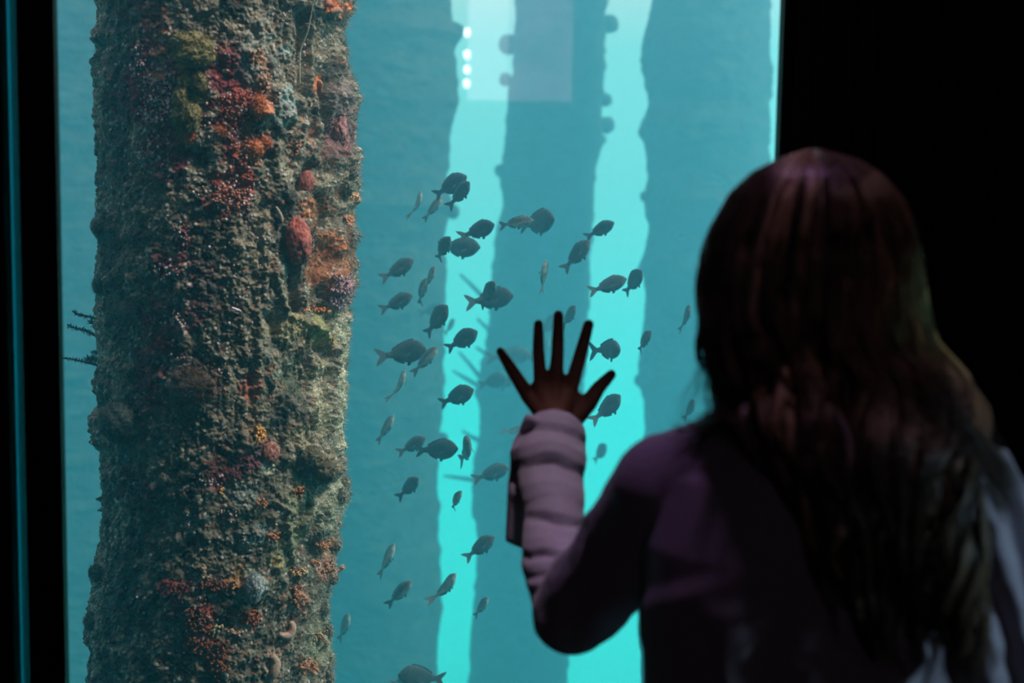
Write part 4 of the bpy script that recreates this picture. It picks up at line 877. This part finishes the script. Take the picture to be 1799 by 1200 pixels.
for li in range(nloc):
    phi0 = math.radians(rng.uniform(-38, 218)); lay = rng.uniform(.88, 1.03)
    dphi = (phi0 - PI / 2)
    side = abs(dphi) > math.radians(75)
    pend = rng.uniform(960, 1108) if not side else rng.uniform(640, 830)
    if not side and rng.random() < .3: pend = rng.uniform(760, 980)
    zend = P(1440, pend, YHr).z
    amp = rng.uniform(.005, .019); lam = rng.uniform(.11, .22); pha = rng.uniform(0, 2 * PI); drift = rng.uniform(-.010, .020)
    dzl = rng.normal(0, .03); base_c = np.array([.042, .032, .021]) * rng.uniform(.4, 1.8) * (5.0 if rng.random() < .10 else 1) ; wloc = rng.uniform(.025, .075)  # a few locks much paler: highlight streaks put into the strand colour
    for s_i in range(22):
        ph_ = phi0 + rng.normal(0, wloc * .5); kk = lay + rng.normal(0, .007)
        ze = zend + rng.uniform(-.012, .04); m = 46
        u = np.linspace(0, 1, m)
        z_ = ztop - .0005 - (ztop - ze) * (u ** 1.25)
        lowk = sstep(zs + .16, zs - .02, z_)
        pe = PI / 2 + (ph_ - PI / 2) * (1 - lowk * (.32 if not side else .05)) + .25 * np.sin(2.2 * u + pha) * .15
        pts = hair_pt(z_, pe, kk, dzl)
        wav = sstep(P(1440, 480, YHr).z, P(1440, 680, YHr).z, z_) 
        pts[:, 0] += wav * (amp * np.sin(2 * PI * z_ / lam + pha) + drift * (ztop - z_)) + .002 * np.sin(z_ * 40 + s_i)
        pts[:, 1] -= wav * (.6 * amp * np.cos(2 * PI * z_ / lam + pha)) + .003 * wav
        if side and math.cos(phi0) < 0:   # left front locks fall over the shoulder
            f_ = sstep(P(1440, 690, YHr).z, P(1440, 800, YHr).z, z_); pts[:, 0] -= .05 * f_ * rng.uniform(.2, 1); pts[:, 1] += .03 * f_; pts[:, 2] += .035 * f_
        r0 = rng.uniform(.00045, .0009) * np.interp(u, [0, .1, .8, 1], [.6, 1, .8, .15])
        tg = np.gradient(pts, axis=0); tg /= np.linalg.norm(tg, axis=1)[:, None] + 1e-9
        a1 = np.cross(tg, np.array([0, 1.0, .01])); a1 /= np.linalg.norm(a1, axis=1)[:, None] + 1e-9; a2 = np.cross(tg, a1)
        for q_ in range(3):
            ang = q_ * 2 * PI / 3; V_all.append(pts + r0[:, None] * (math.cos(ang) * a1 + math.sin(ang) * a2))
        i_ = np.arange(m - 1)
        for q_ in range(3):
            A0 = nv + q_ * m + i_; B0 = nv + ((q_ + 1) % 3) * m + i_; T_all.append(np.stack([A0, B0, B0 + 1, A0 + 1], -1))
        C_all.append(np.tile(base_c * rng.uniform(.75, 1.3), (3 * m, 1))); nv += 3 * m
# wisps: right tress over the shoulder, fly-aways at the left
def wisps(px_pts, n, spread, Y0, Y1, c, r=.0006):
    global nv
    for _ in range(n):
        m = 30; P3 = np.array([PV(x, y, Y0 + (Y1 - Y0) * k / (len(px_pts) - 1)) for k, (x, y) in enumerate(px_pts)])
        u = np.linspace(0, 1, m); uu = np.linspace(0, 1, len(P3)); pts = np.stack([np.interp(u, uu, P3[:, k]) for k in range(3)], -1)
        for k in range(3): pts[:, k] = np.convolve(np.pad(pts[:, k], 3, mode='edge'), np.ones(7) / 7, 'valid')
        pts += rng.normal(0, spread, 3) + (rng.normal(0, spread * 1.2, 3)[None, :] * (u[:, None] - .3)) + .003 * np.sin(u[:, None] * 7 + rng.uniform(0, 6, 3)[None, :])
        r0 = r * rng.uniform(.7, 1.3) * np.interp(u, [0, .1, .8, 1], [.6, 1, .8, .15])
        tg = np.gradient(pts, axis=0); tg /= np.linalg.norm(tg, axis=1)[:, None] + 1e-9
        a1 = np.cross(tg, np.array([0, 1.0, .01])); a1 /= np.linalg.norm(a1, axis=1)[:, None] + 1e-9; a2 = np.cross(tg, a1)
        for q_ in range(3):
            ang = q_ * 2 * PI / 3; V_all.append(pts + r0[:, None] * (math.cos(ang) * a1 + math.sin(ang) * a2))
        i_ = np.arange(m - 1)
        for q_ in range(3):
            A0 = nv + q_ * m + i_; B0 = nv + ((q_ + 1) % 3) * m + i_; T_all.append(np.stack([A0, B0, B0 + 1, A0 + 1], -1))
        C_all.append(np.tile(np.array(c) * rng.uniform(.6, 1.4), (3 * m, 1))); nv += 3 * m
wisps([(1640, 660), (1668, 710), (1700, 765), (1745, 815), (1782, 880)], 150, .006, 1.50, 1.44, (.05, .03, .018))
wisps([(1620, 640), (1660, 690), (1690, 780), (1730, 850), (1770, 905)], 90, .007, 1.49, 1.43, (.04, .024, .015))
wisps([(1600, 700), (1640, 800), (1680, 900), (1700, 1000), (1690, 1070)], 50, .010, 1.47, 1.42, (.045, .028, .017))
wisps([(1255, 660), (1262, 720), (1250, 755), (1215, 765), (1190, 748)], 40, .006, 1.60, 1.62, (.05, .032, .02))
wisps([(1280, 690), (1270, 745), (1235, 775), (1195, 800)], 60, .008, 1.58, 1.60, (.05, .032, .02))
wisps([(1235, 560), (1238, 620), (1232, 680), (1250, 735)], 10, .005, 1.62, 1.62, (.05, .032, .02), .0004)
wisps([(1240, 640), (1215, 690), (1200, 725), (1196, 750)], 8, .006, 1.62, 1.64, (.05, .032, .02), .0004)
# under-layer: the mass of hair below the loose strands
zz_ = np.linspace(ztop - .001, P(1440, 1010, YHr).z, 150); pp = np.radians(np.linspace(-50, 230, 160)); Z2, P2 = np.meshgrid(zz_, pp, indexing='ij')
lowk = sstep(zs + .16, zs - .02, Z2); low2 = P2 * (1 - .25 * lowk) + PI / 2 * .25 * lowk
shell = hair_pt(Z2.ravel(), low2.ravel(), .88).reshape(Z2.shape + (3,)); rid = fbm(np.stack([P2.ravel() * 9, Z2.ravel() * 3, 0 * P2.ravel()], -1), 3, 61).reshape(Z2.shape)
shell[..., 0] += .004 * rid * np.cos(P2); shell[..., 1] -= .006 * rid * np.sin(P2)
inner = shell.copy(); inner[..., 0] -= .012 * np.cos(P2); inner[..., 1] += .012 * np.sin(P2); inner[..., 2] -= .004
nu_, nw_ = Z2.shape
for sh, flip in ((shell, 0), (inner, 1)):
    i = np.arange(nu_ - 1)[:, None] * nw_; j = np.arange(nw_ - 1)[None, :]; Qs = np.stack([i + j, i + j + 1, i + nw_ + j + 1, i + nw_ + j], -1).reshape(-1, 4) + nv
    V_all.append(sh.reshape(-1, 3)); T_all.append(Qs[:, ::-1] if flip else Qs); C_all.append(np.tile([.022, .014, .009], (nu_ * nw_, 1))); nv += nu_ * nw_
ho = np_mesh('hair', np.vstack(V_all) - po, np.vstack(T_all), M['hair'], per, np.vstack(C_all)); tag(ho, 'long wavy brown hair')

# ------------------------------------------------------------------ light
def lamp(name, typ, loc, target, energy, color, **kw):
    l = bpy.data.lights.new(name, typ); l.energy = energy; l.color = color
    for a, v in kw.items(): setattr(l, a, v)
    o = bpy.data.objects.new(name, l); link(o); o.location = loc
    o.rotation_euler = (Vector(target) - Vector(loc)).to_track_quat('-Z', 'Y').to_euler(); return o
lamp('sun', 'SUN', (4, 1, 6), (4 - 2.45, 1 + .72, 6 - 3.3), 5.4, (1, .84, .76), angle=math.radians(12))
lamp('pink_ceiling_spot', 'SPOT', (.10, 1.66, 2.62), tuple(E * .5 + WR * .5 + np.array([-.01, 0, 0])), 30, (1, .72, .92), spot_size=math.radians(15), spot_blend=.7, shadow_soft_size=.04)
lamp('purple_ceiling_spot', 'SPOT', (.18, 1.63, 2.62), tuple(SL + np.array([.03, 0, 0])), 10, (.85, .42, 1), spot_size=math.radians(26), spot_blend=.8, shadow_soft_size=.05)
lamp('blue_ceiling_spot', 'SPOT', (1.7, .55, 2.45), tuple(SR + np.array([.10, 0, -.15])), 60, (.52, .80, 1), spot_size=math.radians(20), spot_blend=.9, shadow_soft_size=.05)
lamp('rose_ceiling_spot', 'SPOT', (.74, 1.16, 2.65), tuple(HC + np.array([.05, 0, -.10])), 13, (1, .50, .55), spot_size=math.radians(20), spot_blend=.8, shadow_soft_size=.03)
lamp('green_ceiling_spot', 'SPOT', (1.9, .9, 1.9), tuple(PV(1622, 580, 1.6)), 30, (.45, 1, .6), spot_size=math.radians(8), spot_blend=.9, shadow_soft_size=.03)

S.view_settings.view_transform = 'Standard'; S.view_settings.look = 'None'
S.view_settings.exposure = 0; S.view_settings.gamma = 1; S.view_settings.use_curve_mapping = False
cy = S.cycles
cy.use_denoising = True; cy.max_bounces = 8; cy.diffuse_bounces = 2; cy.glossy_bounces = 2; cy.volume_bounces = 4
cy.transparent_max_bounces = 12; cy.transmission_bounces = 3; cy.caustics_reflective = False; cy.caustics_refractive = False
cy.sample_clamp_indirect = 4
